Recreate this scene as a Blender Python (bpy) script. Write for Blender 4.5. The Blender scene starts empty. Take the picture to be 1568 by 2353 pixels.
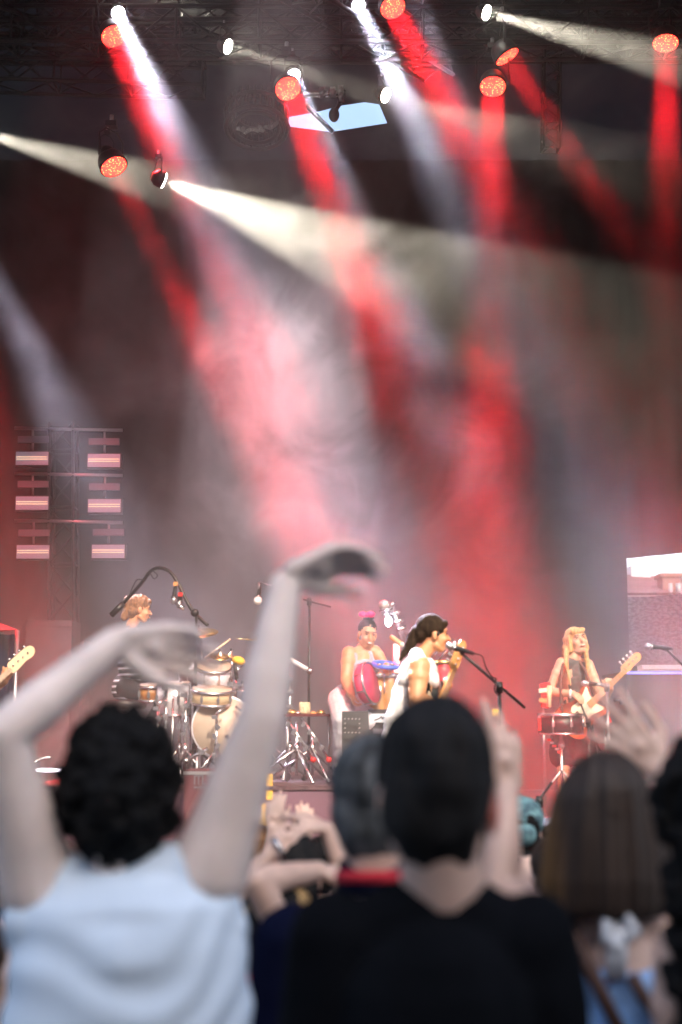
import bpy, math, random
from mathutils import Vector, Matrix, noise
random.seed(7)
S = bpy.context.scene
COL = S.collection
R = math.radians
# ------------------------------------------------------------------ camera
FV = 3268.0; PITCH = R(8.52); CZ = 1.75
cam = bpy.data.objects.new('camera', bpy.data.cameras.new('camera')); COL.objects.link(cam)
cam.location = (0, 0, CZ); cam.rotation_euler = (math.pi/2 + PITCH, 0, 0)
c = cam.data; c.sensor_fit = 'VERTICAL'; c.sensor_height = 36; c.lens = 50; c.clip_end = 2000
c.dof.use_dof = True; c.dof.focus_distance = 19; c.dof.aperture_fstop = 1.85
S.camera = cam

def at(px, py, Y):
    "the point at distance Y seen at (px, py) of the 1568-wide view"
    u = (px-784)/FV; v = (1176.5-py)/FV
    d = Vector((u, math.cos(PITCH)-v*math.sin(PITCH), math.sin(PITCH)+v*math.cos(PITCH)))
    return Vector((0, 0, CZ)) + d*(Y/d.y)
# ------------------------------------------------------------------ world, sun, exposure
SUN_AZ, SUN_EL = R(15), R(35)
W = bpy.data.worlds.new('World'); S.world = W; W.use_nodes = True
nt = W.node_tree; bg = nt.nodes['Background']; sk = nt.nodes.new('ShaderNodeTexSky'); sk.sky_type = 'NISHITA'; sk.sun_disc = False
sk.sun_elevation = SUN_EL; sk.sun_rotation = math.pi - SUN_AZ; sk.dust_density = 4.2; sk.ozone_density = .8; sk.air_density = 1.0
nt.links.new(sk.outputs[0], bg.inputs[0]); bg.inputs[1].default_value = .15
sl = bpy.data.lights.new('sun', 'SUN'); sl.energy = 2.0; sl.angle = R(.5); sl.color = (1, .80, .60)
so = bpy.data.objects.new('sun', sl); COL.objects.link(so)
so.rotation_euler = Vector((math.sin(SUN_AZ), -math.cos(SUN_AZ), math.tan(SUN_EL))).normalized().to_track_quat('Z', 'Y').to_euler()
S.view_settings.view_transform = 'Standard'; S.view_settings.look = 'None'
S.view_settings.exposure = 1.56; S.view_settings.gamma = 1
S.cycles.use_denoising = True; S.cycles.volume_bounces = 1; S.cycles.max_bounces = 6
S.cycles.sample_clamp_indirect = 5

# ------------------------------------------------------------------ materials
def mat(n, col, r=.8, metal=0, var=0, vs=8, col2=None, em=None, es=0, bump=0, bs=40, sss=0, stretch=None, tr=0, spec=None):
    m = bpy.data.materials.new(n); m.use_nodes = True; t = m.node_tree; b = t.nodes['Principled BSDF']
    b.inputs['Base Color'].default_value = (*col, 1); b.inputs['Roughness'].default_value = r; b.inputs['Metallic'].default_value = metal
    if spec is not None: b.inputs['Specular IOR Level'].default_value = spec
    tc = None
    def coords():
        nonlocal tc
        if tc is None:
            g = t.nodes.new('ShaderNodeTexCoord'); mp = t.nodes.new('ShaderNodeMapping')
            mp.inputs['Scale'].default_value = stretch or (1, 1, 1); t.links.new(g.outputs['Object'], mp.inputs[0]); tc = mp.outputs[0]
        return tc
    if var or col2:
        no = t.nodes.new('ShaderNodeTexNoise'); no.inputs['Scale'].default_value = vs; no.inputs['Detail'].default_value = 4
        t.links.new(coords(), no.inputs['Vector'])
        rp = t.nodes.new('ShaderNodeValToRGB'); rp.color_ramp.elements[0].position = .35; rp.color_ramp.elements[1].position = .65
        a = col2 or tuple(x*(1-var) for x in col); z = col if col2 else tuple(min(1, x*(1+var)) for x in col)
        rp.color_ramp.elements[0].color = (*a, 1); rp.color_ramp.elements[1].color = (*z, 1)
        t.links.new(no.outputs[0], rp.inputs[0]); t.links.new(rp.outputs[0], b.inputs['Base Color'])
    if bump:
        nb = t.nodes.new('ShaderNodeTexNoise'); nb.inputs['Scale'].default_value = bs; t.links.new(coords(), nb.inputs['Vector'])
        bp = t.nodes.new('ShaderNodeBump'); bp.inputs['Strength'].default_value = bump; bp.inputs['Distance'].default_value = .01
        t.links.new(nb.outputs[0], bp.inputs['Height']); t.links.new(bp.outputs[0], b.inputs['Normal'])
    if sss: b.inputs['Subsurface Weight'].default_value = sss; b.inputs['Subsurface Radius'].default_value = (.02, .008, .005)
    if em: b.inputs['Emission Color'].default_value = (*em, 1); b.inputs['Emission Strength'].default_value = es
    if tr: b.inputs['Transmission Weight'].default_value = tr
    return m
M = dict(
 skin=mat('skin_pale', (.66, .45, .37), .5, var=.08, vs=14, sss=.08),
 skin_tan=mat('skin_tan', (.56, .27, .14), .45, var=.1, vs=12, sss=.06),
 skin_arm=mat('skin_cool', (.90, .74, .68), .5, var=.08, vs=12, sss=.08),
 black=mat('black_cloth', (.006, .006, .007), .9, var=.3, vs=20, spec=.2),
 black_tee=mat('black_tee', (.0040, .0046, .0065), .95, var=.2, vs=6, bump=.3, bs=15, spec=.05),
 drape=mat('stage_drape', (.0025, .002, .0025), .95, var=.3, vs=3, spec=0),
 navy=mat('navy_cotton', (.004, .006, .026), .9, var=.2, spec=.08),
 red_cloth=mat('red_cloth', (.55, .02, .04), .8), deck=mat('stage_deck', (.03, .027, .03), .45, var=.3, vs=4),
 hair_dark=mat('hair_black', (.005, .0048, .0055), .75, col2=(.013, .011, .011), spec=.25, vs=14, stretch=(3, 3, .6)),
 hair_curl=mat('hair_curly', (.004, .0038, .0045), .8, spec=.2, var=.4, vs=30),
 hair_grey=mat('hair_grey', (.13, .14, .15), .7, col2=(.010, .011, .012), vs=16, stretch=(2, 2, .5)),
 hair_brown=mat('hair_brown', (.034, .017, .010), .65, col2=(.020, .011, .007), vs=12, stretch=(4, 4, .35)),
 hair_blond=mat('hair_blond', (.55, .36, .15), .7, col2=(.32, .19, .08), vs=18, stretch=(4, 4, .4)),
 hair_honey=mat('hair_honey', (.26, .13, .05), .8, col2=(.12, .05, .02), vs=18, stretch=(4, 4, .5)),
 white=mat('white_cotton', (.78, .80, .84), .8, var=.03, vs=5), shirt_blue=mat('pale_blue_shirt', (.68, .81, .97), .75, var=.04, vs=4),
 singer_white=mat('singer_white', (.80, .78, .80), .8, var=.04),
 grey_cloth=mat('grey_jumpsuit', (.30, .33, .42), .85, var=.15, vs=20), grey_light=mat('pale_trousers', (.55, .55, .62), .8, var=.06),
 char=mat('charcoal_tank', (.07, .075, .075), .85, var=.2, vs=14), blue_top=mat('blue_top', (.22, .46, .90), .7, col2=(.35, .55, .88), vs=9),
 strap=mat('brown_leather', (.10, .045, .03), .6), chrome=mat('chrome', (.62, .60, .62), .26, 1), steel=mat('steel', (.42, .42, .45), .4, 1),
 alu=mat('truss_alloy', (.012, .012, .014), .5, .5), blackmetal=mat('black_metal', (.02, .02, .022), .4, .3), plastic=mat('black_plastic', (.018, .017, .02), .45),
 brass=mat('brass', (.80, .55, .20), .25, 1, var=.1, vs=5), drumhead=mat('cream_drumhead', (.50, .40, .32), .5, var=.05), tan_head=mat('tan_drumhead', (.55, .42, .26), .5),
 silver_wrap=mat('silver_drum_wrap', (.80, .80, .86), .3, .4, var=.1, vs=30), red_wrap=mat('dark_red_wrap', (.10, .012, .016), .35),
 crimson=mat('crimson_bag', (.62, .03, .10), .55, var=.12, vs=6), wood=mat('gold_wood', (.50, .25, .07), .4, col2=(.30, .12, .04), vs=3, stretch=(6, 6, .6)),
 maple=mat('maple', (.62, .31, .12), .4, col2=(.50, .24, .08), vs=5, stretch=(1, 1, 1)), pale_maple=mat('pale_maple', (.72, .52, .33), .4, var=.08),
 sunburst=mat('sunburst', (.45, .10, .03), .25, col2=(.12, .02, .01), vs=4), cream=mat('cream_plastic', (.82, .72, .55), .4), blue=mat('blue_plastic', (.05, .14, .75), .4),
 yellow=mat('yellow_plastic', (.85, .50, .04), .5), red=mat('red_plastic', (.7, .02, .02), .4), pink=mat('pink_ribbon', (.85, .03, .20), .6),
 dark_eye=mat('eye_dark', (.03, .018, .014), .3), lip=mat('lips', (.45, .10, .09), .5), teeth=mat('teeth', (.85, .82, .78), .4),
 grey_body=mat('fixture_body', (.02, .02, .022), .5), cap_teal=mat('teal_bandana', (.22, .42, .44), .8, col2=(.05, .10, .13), vs=30),
 ground=mat('asphalt', (.05, .05, .052), .9, var=.2, vs=6), plaster=mat('plaster', (.42, .40, .38), .9, var=.1, vs=1), glass=mat('window_glass', (.05, .06, .07), .1),
 brick=mat('red_brick', (.15, .07, .05), .9, var=.25, vs=9), tiles=mat('roof_tiles', (.09, .035, .032), .8, var=.25, vs=3, bump=.3), zinc=mat('zinc', (.2, .22, .25), .4, .3),
 lit_white=mat('lamp_white', (.8, .8, .8), em=(.86, .84, 1), es=14), lit_warm=mat('lamp_warm', (.8, .8, .8), em=(1, .95, .8), es=22),
 led=mat('blue_led_strip', (.1, .1, .8), em=(.12, .16, 1), es=1.1), led_red=mat('red_indicator', (.6, .02, .02), em=(1, .04, .04), es=2.2), led_white=mat('white_strip_light', (.8, .8, .8), em=(.85, .8, 1), es=3.5),
 filament=mat('strobe_tube', (.9, .8, .6), em=(1, .8, .5), es=.28), strobe=mat('strobe_reflector', (.40, .42, .52), .35, .2, em=(.8, .78, .9), es=.03), strobe_dim=mat('strobe_dim', (.14, .13, .16), .5, .2),
)
def led_face():
    m = mat('red_led_face', (.6, .02, .02)); t = m.node_tree; b = t.nodes['Principled BSDF']
    g = t.nodes.new('ShaderNodeTexCoord'); v = t.nodes.new('ShaderNodeTexVoronoi'); v.inputs['Scale'].default_value = 40
    rp = t.nodes.new('ShaderNodeValToRGB'); e = rp.color_ramp.elements
    e[0].position = .13; e[0].color = (1, .34, .09, 1); e[1].position = .33; e[1].color = (1, .02, .015, 1)
    t.links.new(g.outputs['Object'], v.inputs['Vector']); t.links.new(v.outputs['Distance'], rp.inputs[0])
    t.links.new(rp.outputs[0], b.inputs['Emission Color']); b.inputs['Emission Strength'].default_value = 3.2
    return m
M['led_face'] = led_face()
def tarp():
    m = bpy.data.materials.new('gable_tarp'); m.use_nodes = True; t = m.node_tree; t.nodes.clear()
    o = t.nodes.new('ShaderNodeOutputMaterial'); mx = t.nodes.new('ShaderNodeMixShader'); mx.inputs[0].default_value = .35
    a = t.nodes.new('ShaderNodeBsdfDiffuse'); a.inputs[0].default_value = (.016, .016, .02, 1); b = t.nodes.new('ShaderNodeBsdfTranslucent'); b.inputs[0].default_value = (.03, .035, .045, 1)
    t.links.new(a.outputs[0], mx.inputs[1]); t.links.new(b.outputs[0], mx.inputs[2]); t.links.new(mx.outputs[0], o.inputs[0]); return m
M['tarp'] = tarp()
def mesh_cloth():
    m = mat('fence_netting', (.16, .16, .18), .8); t = m.node_tree; b = t.nodes['Principled BSDF']
    g = t.nodes.new('ShaderNodeTexCoord'); mp = t.nodes.new('ShaderNodeMapping'); mp.inputs['Scale'].default_value = (9, 1, 16); mp.inputs['Rotation'].default_value = (0, .5, 0)
    v = t.nodes.new('ShaderNodeTexNoise'); v.inputs['Scale'].default_value = 1.6; v.inputs['Detail'].default_value = 2
    rp = t.nodes.new('ShaderNodeValToRGB'); e = rp.color_ramp.elements; e[0].position = .4; e[0].color = (.035, .037, .043, 1); e[1].position = .6; e[1].color = (.17, .18, .21, 1)
    t.links.new(g.outputs['Object'], mp.inputs[0]); t.links.new(mp.outputs[0], v.inputs['Vector']); t.links.new(v.outputs[0], rp.inputs[0]); t.links.new(rp.outputs[0], b.inputs['Base Color'])
    return m
M['netting'] = mesh_cloth()

# ------------------------------------------------------------------ object helpers
def tag(o, label=None, cat=None, group=None, kind=None):
    if label: o['label'] = label
    if cat: o['category'] = cat
    if group: o['group'] = group
    if kind: o['kind'] = kind
    return o
def empty(name, base, label, cat, group=None):
    o = bpy.data.objects.new(name, None); COL.objects.link(o); o.location = base; o.empty_display_size = .1
    return tag(o, label, cat, group)
def frame(z, x=None):
    z = Vector(z).normalized(); x = Vector(x) if x is not None else (Vector((1, 0, 0)) if abs(z.x) < .9 else Vector((0, 1, 0)))
    y = z.cross(x).normalized(); x = y.cross(z)
    return Matrix((x, y, z)).transposed()
class MB:
    def __init__(s): s.v = []; s.f = []; s.sm = []
    def add(s, v, f, smooth=True):
        n = len(s.v); s.v += [Vector(p) for p in v]; s.f += [tuple(i+n for i in q) for q in f]; s.sm += [smooth]*len(f); return s
    def box(s, c, size, rot=None):
        c = Vector(c); h = Vector(size)/2; m = rot or Matrix.Identity(3)
        v = [c + m @ Vector((x*h.x, y*h.y, z*h.z)) for x in (-1, 1) for y in (-1, 1) for z in (-1, 1)]
        return s.add(v, [(0, 1, 3, 2), (4, 6, 7, 5), (0, 4, 5, 1), (2, 3, 7, 6), (0, 2, 6, 4), (1, 5, 7, 3)], False)
    def lathe(s, c, axis, prof, n=24, smooth=True):
        "prof: (distance along axis, radius)"
        m = frame(axis); c = Vector(c); v = []; f = []
        for h, r in prof:
            for k in range(n):
                a = 2*math.pi*k/n; v.append(c + m @ Vector((r*math.cos(a), r*math.sin(a), h)))
        for i in range(len(prof)-1):
            for k in range(n):
                k2 = (k+1) % n; f.append((i*n+k, i*n+k2, (i+1)*n+k2, (i+1)*n+k))
        f.append(tuple(range(n-1, -1, -1))); f.append(tuple((len(prof)-1)*n+k for k in range(n)))
        return s.add(v, f, smooth)
    def cyl(s, p, q, r, r2=None, n=16):
        p, q = Vector(p), Vector(q); return s.lathe(p, q-p, [(0, r), ((q-p).length, r if r2 is None else r2)], n, n > 6)
    def tube(s, pts, r, n=8):
        pts = [Vector(p) for p in pts]; v = []; f = []; x = None
        for i, p in enumerate(pts):
            d = (pts[min(i+1, len(pts)-1)] - pts[max(i-1, 0)]).normalized(); m = frame(d, x); x = m.col[0].copy()
            rr = r[i] if isinstance(r, (list, tuple)) else r
            for k in range(n):
                a = 2*math.pi*k/n; v.append(p + m @ Vector((rr*math.cos(a), rr*math.sin(a), 0)))
        for i in range(len(pts)-1):
            for k in range(n):
                k2 = (k+1) % n; f.append((i*n+k, i*n+k2, (i+1)*n+k2, (i+1)*n+k))
        f.append(tuple(range(n-1, -1, -1))); f.append(tuple((len(pts)-1)*n+k for k in range(n)))
        return s.add(v, f)
    def ell(s, c, r, rot=None, nu=16, nv=10):
        c = Vector(c); m = rot or Matrix.Identity(3); r = (r, r, r) if isinstance(r, (int, float)) else r
        v = [c + m @ Vector((0, 0, r[2]))]; f = []
        for i in range(1, nv):
            t = math.pi*i/nv
            for k in range(nu):
                a = 2*math.pi*k/nu; v.append(c + m @ Vector((r[0]*math.sin(t)*math.cos(a), r[1]*math.sin(t)*math.sin(a), r[2]*math.cos(t))))
        v.append(c + m @ Vector((0, 0, -r[2]))); L = len(v)-1
        for k in range(nu):
            k2 = (k+1) % nu; f.append((0, 1+k, 1+k2)); f.append((L, 1+(nv-2)*nu+k2, 1+(nv-2)*nu+k))
            for i in range(nv-2): f.append((1+i*nu+k, 1+(i+1)*nu+k, 1+(i+1)*nu+k2, 1+i*nu+k2))
        return s.add(v, f)
    def cap(s, p, q, r1, r2=None):
        p, q = Vector(p), Vector(q); r2 = r1 if r2 is None else r2; L = (q-p).length
        if L < 1e-5: return s.ell(p, max(r1, r2))
        pr = [(-r1*math.cos(t), r1*math.sin(t)) for t in (.12, .5, .95, 1.35)] + [(L*k/4, r1+(r2-r1)*k/4) for k in range(5)] + [(L+r2*math.sin(t), r2*math.cos(t)) for t in (.3, .7, 1.1, 1.45)]
        return s.lathe(p, q-p, pr, 14)
    def oval(s, c, prof, ry=1.0, n=40):
        "profile (dz, rx) round a vertical axis through c, flattened in y by ry"
        k = len(s.v); c = Vector(c); s.lathe(c, (0, 0, 1), prof, n)
        for i in range(k, len(s.v)): s.v[i].y = c.y + (s.v[i].y-c.y)*ry
        return s
    def prism(s, poly, thick, m, c):
        "poly in 2D extruded by thick along m's z"
        from mathutils.geometry import tessellate_polygon
        n = len(poly); c = Vector(c)
        v = [c + m @ Vector((x, y, 0)) for x, y in poly] + [c + m @ Vector((x, y, thick)) for x, y in poly]
        tri = tessellate_polygon([[Vector((x, y, 0)) for x, y in poly]])
        f = [tuple(t) for t in tri] + [tuple(i+n for i in reversed(t)) for t in tri] + [(i, (i+1) % n, (i+1) % n+n, i+n) for i in range(n)]
        return s.add(v, f, False)
    def ring(s, c, axis, R_, r, n=32):
        m = frame(axis); c = Vector(c); v = []; f = []; q = 6
        for i in range(n):
            a = 2*math.pi*i/n; e = m @ Vector((math.cos(a), math.sin(a), 0)); z = m.col[2]
            for k in range(q):
                b = 2*math.pi*k/q; v.append(c + e*(R_+r*math.cos(b)) + z*(r*math.sin(b)))
        for i in range(n):
            for k in range(q): f.append((i*q+k, ((i+1) % n)*q+k, ((i+1) % n)*q+(k+1) % q, i*q+(k+1) % q))
        return s.add(v, f)
    def build(s, name, m, parent=None, base=None):
        b = Vector(base) if base is not None else (Vector(parent.location) if parent is not None and parent.type == 'EMPTY' else Vector((0, 0, 0)))
        q = parent
        if parent is not None and parent.type != 'EMPTY':   # sub-part: same origin as its part
            b = Vector(parent.get('_o', (0, 0, 0)))
        me = bpy.data.meshes.new(name); me.from_pydata([p-b for p in s.v], [], s.f)
        me.polygons.foreach_set('use_smooth', s.sm); me.materials.append(m); me.validate(); me.update()
        o = bpy.data.objects.new(name, me); COL.objects.link(o)
        if parent is not None: o.parent = parent
        else: o.location = b
        o['_o'] = tuple(b)
        return o
def catmull(P, k=4, closed=True):
    out = []; n = len(P)
    for i in range(n if closed else n-1):
        g = lambda j: P[j % n] if closed else P[max(0, min(n-1, j))]
        a, b, c_, d = g(i-1), g(i), g(i+1), g(i+2)
        for t in [j/k for j in range(k)]:
            out.append(tuple(.5*((2*b[q])+(-a[q]+c_[q])*t+(2*a[q]-5*b[q]+4*c_[q]-d[q])*t*t+(-a[q]+3*b[q]-3*c_[q]+d[q])*t**3) for q in range(len(b))))
    if not closed: out.append(tuple(P[-1]))
    return out

# ------------------------------------------------------------------ setting
bx = lambda lo, hi: ((Vector(lo)+Vector(hi))/2, Vector(hi)-Vector(lo))
tag(MB().box(*bx((-300, -300, -.1), (300, 500, 0))).build('ground', M['ground']), kind='structure')
DK = .86
st = empty('stage', (0, 14, 0), 'black stage deck with a dark skirt front, raised before the crowd', 'stage')
MB().box(*bx((-11, 8.2, DK-.12), (11, 21, DK))).build('deck', M['deck'], st)
MB().box(*bx((-11, 8.24, 0), (11, 8.28, DK-.12))).build('skirt', M['drape'], st)
MB().box(*bx((-11, 8.27, 0), (-10.8, 21, DK-.12))).build('support', M['blackmetal'], st); MB().box(*bx((10.8, 8.27, 0), (11, 21, DK-.12))).build('support', M['blackmetal'], st)
rf = empty('stage_roof', (0, 14, 0), 'dark tent roof over the stage, carried on four corner masts', 'roof')
MB().add([(-12, 6, 9.2), (12, 6, 9.2), (12, 22, 13.6), (-12, 22, 13.6), (-12, 6, 9.35), (12, 6, 9.35), (12, 22, 13.75), (-12, 22, 13.75)],
         [(0, 1, 2, 3), (4, 7, 6, 5), (0, 4, 5, 1), (1, 5, 6, 2), (2, 6, 7, 3), (3, 7, 4, 0)], False).build('roof_sheet', M['drape'], rf)
MB().box(*bx((-12, 5.95, 8.0), (12, 6.0, 9.4))).build('added_sun_flap', M['drape'], rf)  # flap added out of view to keep sun off the upper haze
for x in (-11.6, 11.6):
    for y in (6.3, 21.6): MB().cyl((x, y, 0), (x, y, 9.3 if y < 10 else 13.5), .2).build('mast', M['alu'], rf)
PX = at(1443, 1400, 20).x; PZB = at(1440, 1541, 20).z
def ztop(x): return at(1446, 1283, 20).z + (x-PX)*.10
def pleats(mb, x0, x1, y, z0, z1, step=.11, amp=.06):
    n = max(2, int((x1-x0)/step)); v = []; f = []
    for i in range(n+1):
        x = x0+(x1-x0)*i/n; yy = y + amp*.4*math.sin(x*14+.6*math.sin(x*2.8))
        for z in (z0, z1): v.append((x, yy, z(x) if callable(z) else z))
    for i in range(n): f.append((2*i, 2*i+2, 2*i+3, 2*i+1))
    mb.add(v, f)
mb = MB(); pleats(mb, -11, PX, 20, DK+.01, 10.0); pleats(mb, PX, PX+2.3, 20, ztop, 10.0); pleats(mb, PX, PX+2.3, 20, DK+.01, PZB); pleats(mb, PX+2.3, 11, 20, DK+.01, 10.0)
tag(mb.build('backdrop_curtain', M['drape']), 'tall black backdrop curtain at the rear of the stage, with one window-like gap at right', 'curtain')
for sx, lab in ((-1, 'black side curtain closing the left wing of the stage'), (1, 'black side curtain closing the right wing of the stage')):
    mb = MB(); n = 90; v = []; f = []
    for i in range(n+1):
        y = 7.5+(20-7.5)*i/n; x = sx*(10.4+.05*math.sin(i*1.5))
        v += [(x, y, DK+.01), (x, y, 9.6+(y-7.5)*.26)]
    for i in range(n): f.append((2*i, 2*i+2, 2*i+3, 2*i+1))
    mb.add(v, f); tag(mb.build('side_curtain', M['drape']), lab, 'curtain')
from mathutils.geometry import tessellate_polygon
hole = [(at(px, py, 20.2).x, at(px, py, 20.2).z) for px, py in ((659, 270), (735, 256), (784, 243), (838, 235), (872, 240), (890, 283), (838, 291), (762, 303), (712, 297), (668, 291))]
outer = [(-11, 9.98), (11, 9.98), (11, 13.2), (-11, 13.2)]
pts = outer+hole; tri = tessellate_polygon([[Vector((x, z, 0)) for x, z in outer], [Vector((x, z, 0)) for x, z in hole]])
tag(MB().add([(x, 20.2, z) for x, z in pts], [tuple(t) for t in tri], False).build('gable_tarp', M['tarp']), 'dark gable tarp under the roof with a bright torn-looking gap to the sky', 'tarp')

# outside the gap: fence, house
fe = empty('netting_fence', (6, 24, 0), 'grey netting-covered fence seen through the gap in the backdrop', 'fence')
F0, F1 = at(1430, 1374, 24), at(1640, 1362, 24)
mb = MB(); v = []; f = []
for i in range(41):
    x = 3+(9-3)*i/40; zt = F0.z+(x-F0.x)*(F1.z-F0.z)/(F1.x-F0.x)+.05*noise.noise(Vector((x*1.2, 0, 3)))
    for k in range(9): v.append((x, 24+.05*noise.noise(Vector((x*1.5, k*.6, 1))), zt*k/8))
for i in range(40):
    for k in range(8): f.append((i*9+k, (i+1)*9+k, (i+1)*9+k+1, i*9+k+1))
mb.add(v, f); mb.build('netting', M['netting'], fe)
for x in (3.1, 5.2, 7.3, 8.9): MB().cyl((x, 24.1, 0), (x, 24.1, F0.z-.1), .04).build('post', M['steel'], fe)
HY = 60
hs = empty('brick_house', (16, HY, 0), 'house with a red tiled roof behind the fence, beyond the gap in the backdrop', 'house')
zr = lambda px, py: at(px, py, HY)
a, b = zr(1400, 1306), zr(1760, 1338); e0 = zr(1400, 1366)
MB().add([(a.x-4, HY-4, e0.z-.3), (b.x, HY-4, e0.z-.3), (b.x, HY, b.z), (a.x-4, HY, a.z), (b.x, HY+4, e0.z-.3), (a.x-4, HY+4, e0.z-.3)],
         [(0, 1, 2, 3), (3, 2, 4, 5), (0, 3, 5), (1, 4, 2)], False).build('roof', M['tiles'], hs)
MB().box(*bx((a.x-3.8, HY-3.6, 0), (b.x-.2, HY+3.6, e0.z-.35))).build('wall', M['plaster'], hs)
ch = MB(); p, q = zr(1487, 1372), zr(1523, 1320)
ch.box(*bx((p.x, HY-3, e0.z-.2), (q.x, HY-2, at(1500, 1322, HY-3).z))); ch.box(*bx((p.x-.1, HY-3.1, at(1500, 1326, HY-3).z), (q.x+.1, HY-1.9, at(1500, 1318, HY-3).z)))
ch.build('chimney', M['brick'], hs)
for px, w in ((1541, 9), (1560, 14)):
    p = at(px, 1340, HY-3.6); q = at(px, 1368, HY-3.6)
    MB().cyl((p.x, HY-3.6, q.z), (p.x, HY-3.6, p.z), w/2/FV*HY).build('vent_pipe', M['zinc'], hs)
p, q = zr(1447, 1308), zr(1492, 1302); MB().box(*bx((p.x, HY-.3, p.z-.5), (q.x, HY+1, q.z))).build('skylight', M['zinc'], hs)
# added building, out of view, placed to throw shade over the crowd
bd = empty('shade_building', (0, -11, 0), 'plain rendered building added unseen behind the crowd to shade them', 'building')
MB().box(*bx((-35, -14, 0), (35, -10, 13.4))).build('wall', M['plaster'], bd)
for k in range(12):
    for z in (1.5, 5, 8.5):
        w = MB().box(*bx((-30+5*k, -10.0, z), (-28.2+5*k, -9.96, z+2))).build('window', M['glass'], bd)

# ------------------------------------------------------------------ trusses
def truss(p, q, w=.4, name='roof_truss', label=None, r=.03, seg=None, group='box trusses under the stage roof'):
    p, q = Vector(p), Vector(q); L = (q-p).length; m = frame(q-p, (0, 0, 1) if abs((q-p).normalized().z) < .9 else (1, 0, 0)); n = seg or max(2, int(L/w/1.1))
    mb = MB(); C4 = [(-1, -1), (1, -1), (1, 1), (-1, 1)]
    P = lambda i, k: p + (q-p)*(i/n) + m @ Vector((C4[k % 4][0]*w/2, C4[k % 4][1]*w/2, 0))
    for k in range(4): mb.tube([P(0, k), P(n, k)], r, 6)
    for i in range(n+1):
        for k in range(4):
            if i % 2 == 0: mb.tube([P(i, k), P(i, k+1)], r*.55, 4)
            if i < n: mb.tube([P(i, k+(i % 2)), P(i+1, k+1-(i % 2))], r*.55, 4)
    o = mb.build(name, M['alu'], base=p)
    return tag(o, label, 'truss', group)
T = [((-8, 16.6, at(784, 25, 16.6).z), (8, 16.6, at(784, 25, 16.6).z), 'topmost cross truss carrying the upper row of lamps'),
     ((-8, 16.4, at(784, 150, 16.4).z+.45), (8, 16.4, at(784, 160, 16.4).z+.45), 'second cross truss above the lamp beside the bright roof gap'),
     ((-8, 18.5, at(784, 95, 18.5).z), (8, 18.5, at(784, 88, 18.5).z), 'far cross truss behind the others, near the gable tarp'),
     ((-6.5, 12.5, 9.55), (-2.2, 19.5, 11.4), 'slanting truss running back through the dark upper left'),
     ((-1.2, 13.5, 9.8), (1.4, 19.5, 11.3), 'slanting truss running back over the middle of the stage'),
     ((6.2, 13, 9.3), (3.0, 19.5, 11.6), 'slanting truss running back through the dark upper right'),
     ((-8, 18.6, at(200, 200, 18.6).z+.35), (-1.9, 18.6, at(200, 230, 18.6).z+.35), 'low left cross truss faint behind the smoke')]
for p, q, l in T: truss(p, q, .45, label=l)
# ragged foliage-like cable bundle seen against light: a ring truss with clamps
rt = empty('ring_truss', at(590, 285, 18), 'curved ring truss hung with bright metal clamps left of the roof gap', 'truss')
mb = MB(); cc = at(590, 262, 18.4); m = frame((0, .5, 1))
for rr, dz in ((.42, 0), (.42, .2), (.30, 0), (.30, .2)): mb.ring(cc+Vector((0, 0, dz-.2)), (0, .35, 1), rr, .03, 36)
for k in range(28):
    a = k*2*math.pi/28; e = frame((0, .35, 1)) @ Vector((math.cos(a), math.sin(a), 0)); z = Vector((0, 0, .3))
    mb.tube([cc+e*.42-Vector((0, 0, .2)), cc+e*.30+z-Vector((0, 0, .2))], .018, 4); mb.tube([cc+e*.42-Vector((0, 0, .2)), cc+e*.42+z-Vector((0, 0, .2))], .018, 4)
mb.build('frame', M['alu'], rt)
for k in range(9):
    p = at(548+k*10.5, 296+6*math.sin(k*.45+.4)+random.uniform(-3, 3), 17.6)
    MB().box(p, (.05, .05, .05+.03*(k % 3)), Matrix.Rotation(.5*k, 3, 'Y')).build('clamp', M['chrome'], rt)
# small bright fittings hung by the gap: followspot-like rig
gr = empty('rigging_arm', at(740, 215, 17.5), 'bright metal rigging arm with clamps above the roof gap', 'rigging')
MB().cyl(at(690, 215, 17.5), at(795, 212, 17.5), .03).cyl(at(695, 222, 17.5), at(790, 222, 17.5), .02).build('arm', M['chrome'], gr)
for px, py in ((741, 213), (765, 212), (783, 208), (785, 222)):
    MB().box(at(px, py, 17.45), (.07, .07, .12)).cyl(at(px-4, py+4, 17.4), at(px+4, py-5, 17.4), .03).build('clamp', M['steel'], gr)
MB().tube([at(785, 222, 17.5), at(780, 240, 17.5), at(770, 256, 17.5), at(766, 275, 17.5)], .03).ell(at(768, 264, 17.45), (.07, .05, .1)).build('cable_knot', M['blackmetal'], gr)
tag(MB().tube([at(705, 243, 19.8), at(765, 303, 19.8)], .035).build('guy_wire', M['blackmetal'], base=at(705, 243, 19.8)), 'dark slanting guy cable crossing the roof gap', 'cable')
# vertical lattice seen faintly upper right
truss(at(1268, 120, 18.5), at(1266, 345, 18.5), .22, 'hanging_truss', 'short vertical truss hanging in the dark right of the two red lamps', .02, 8)

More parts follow.
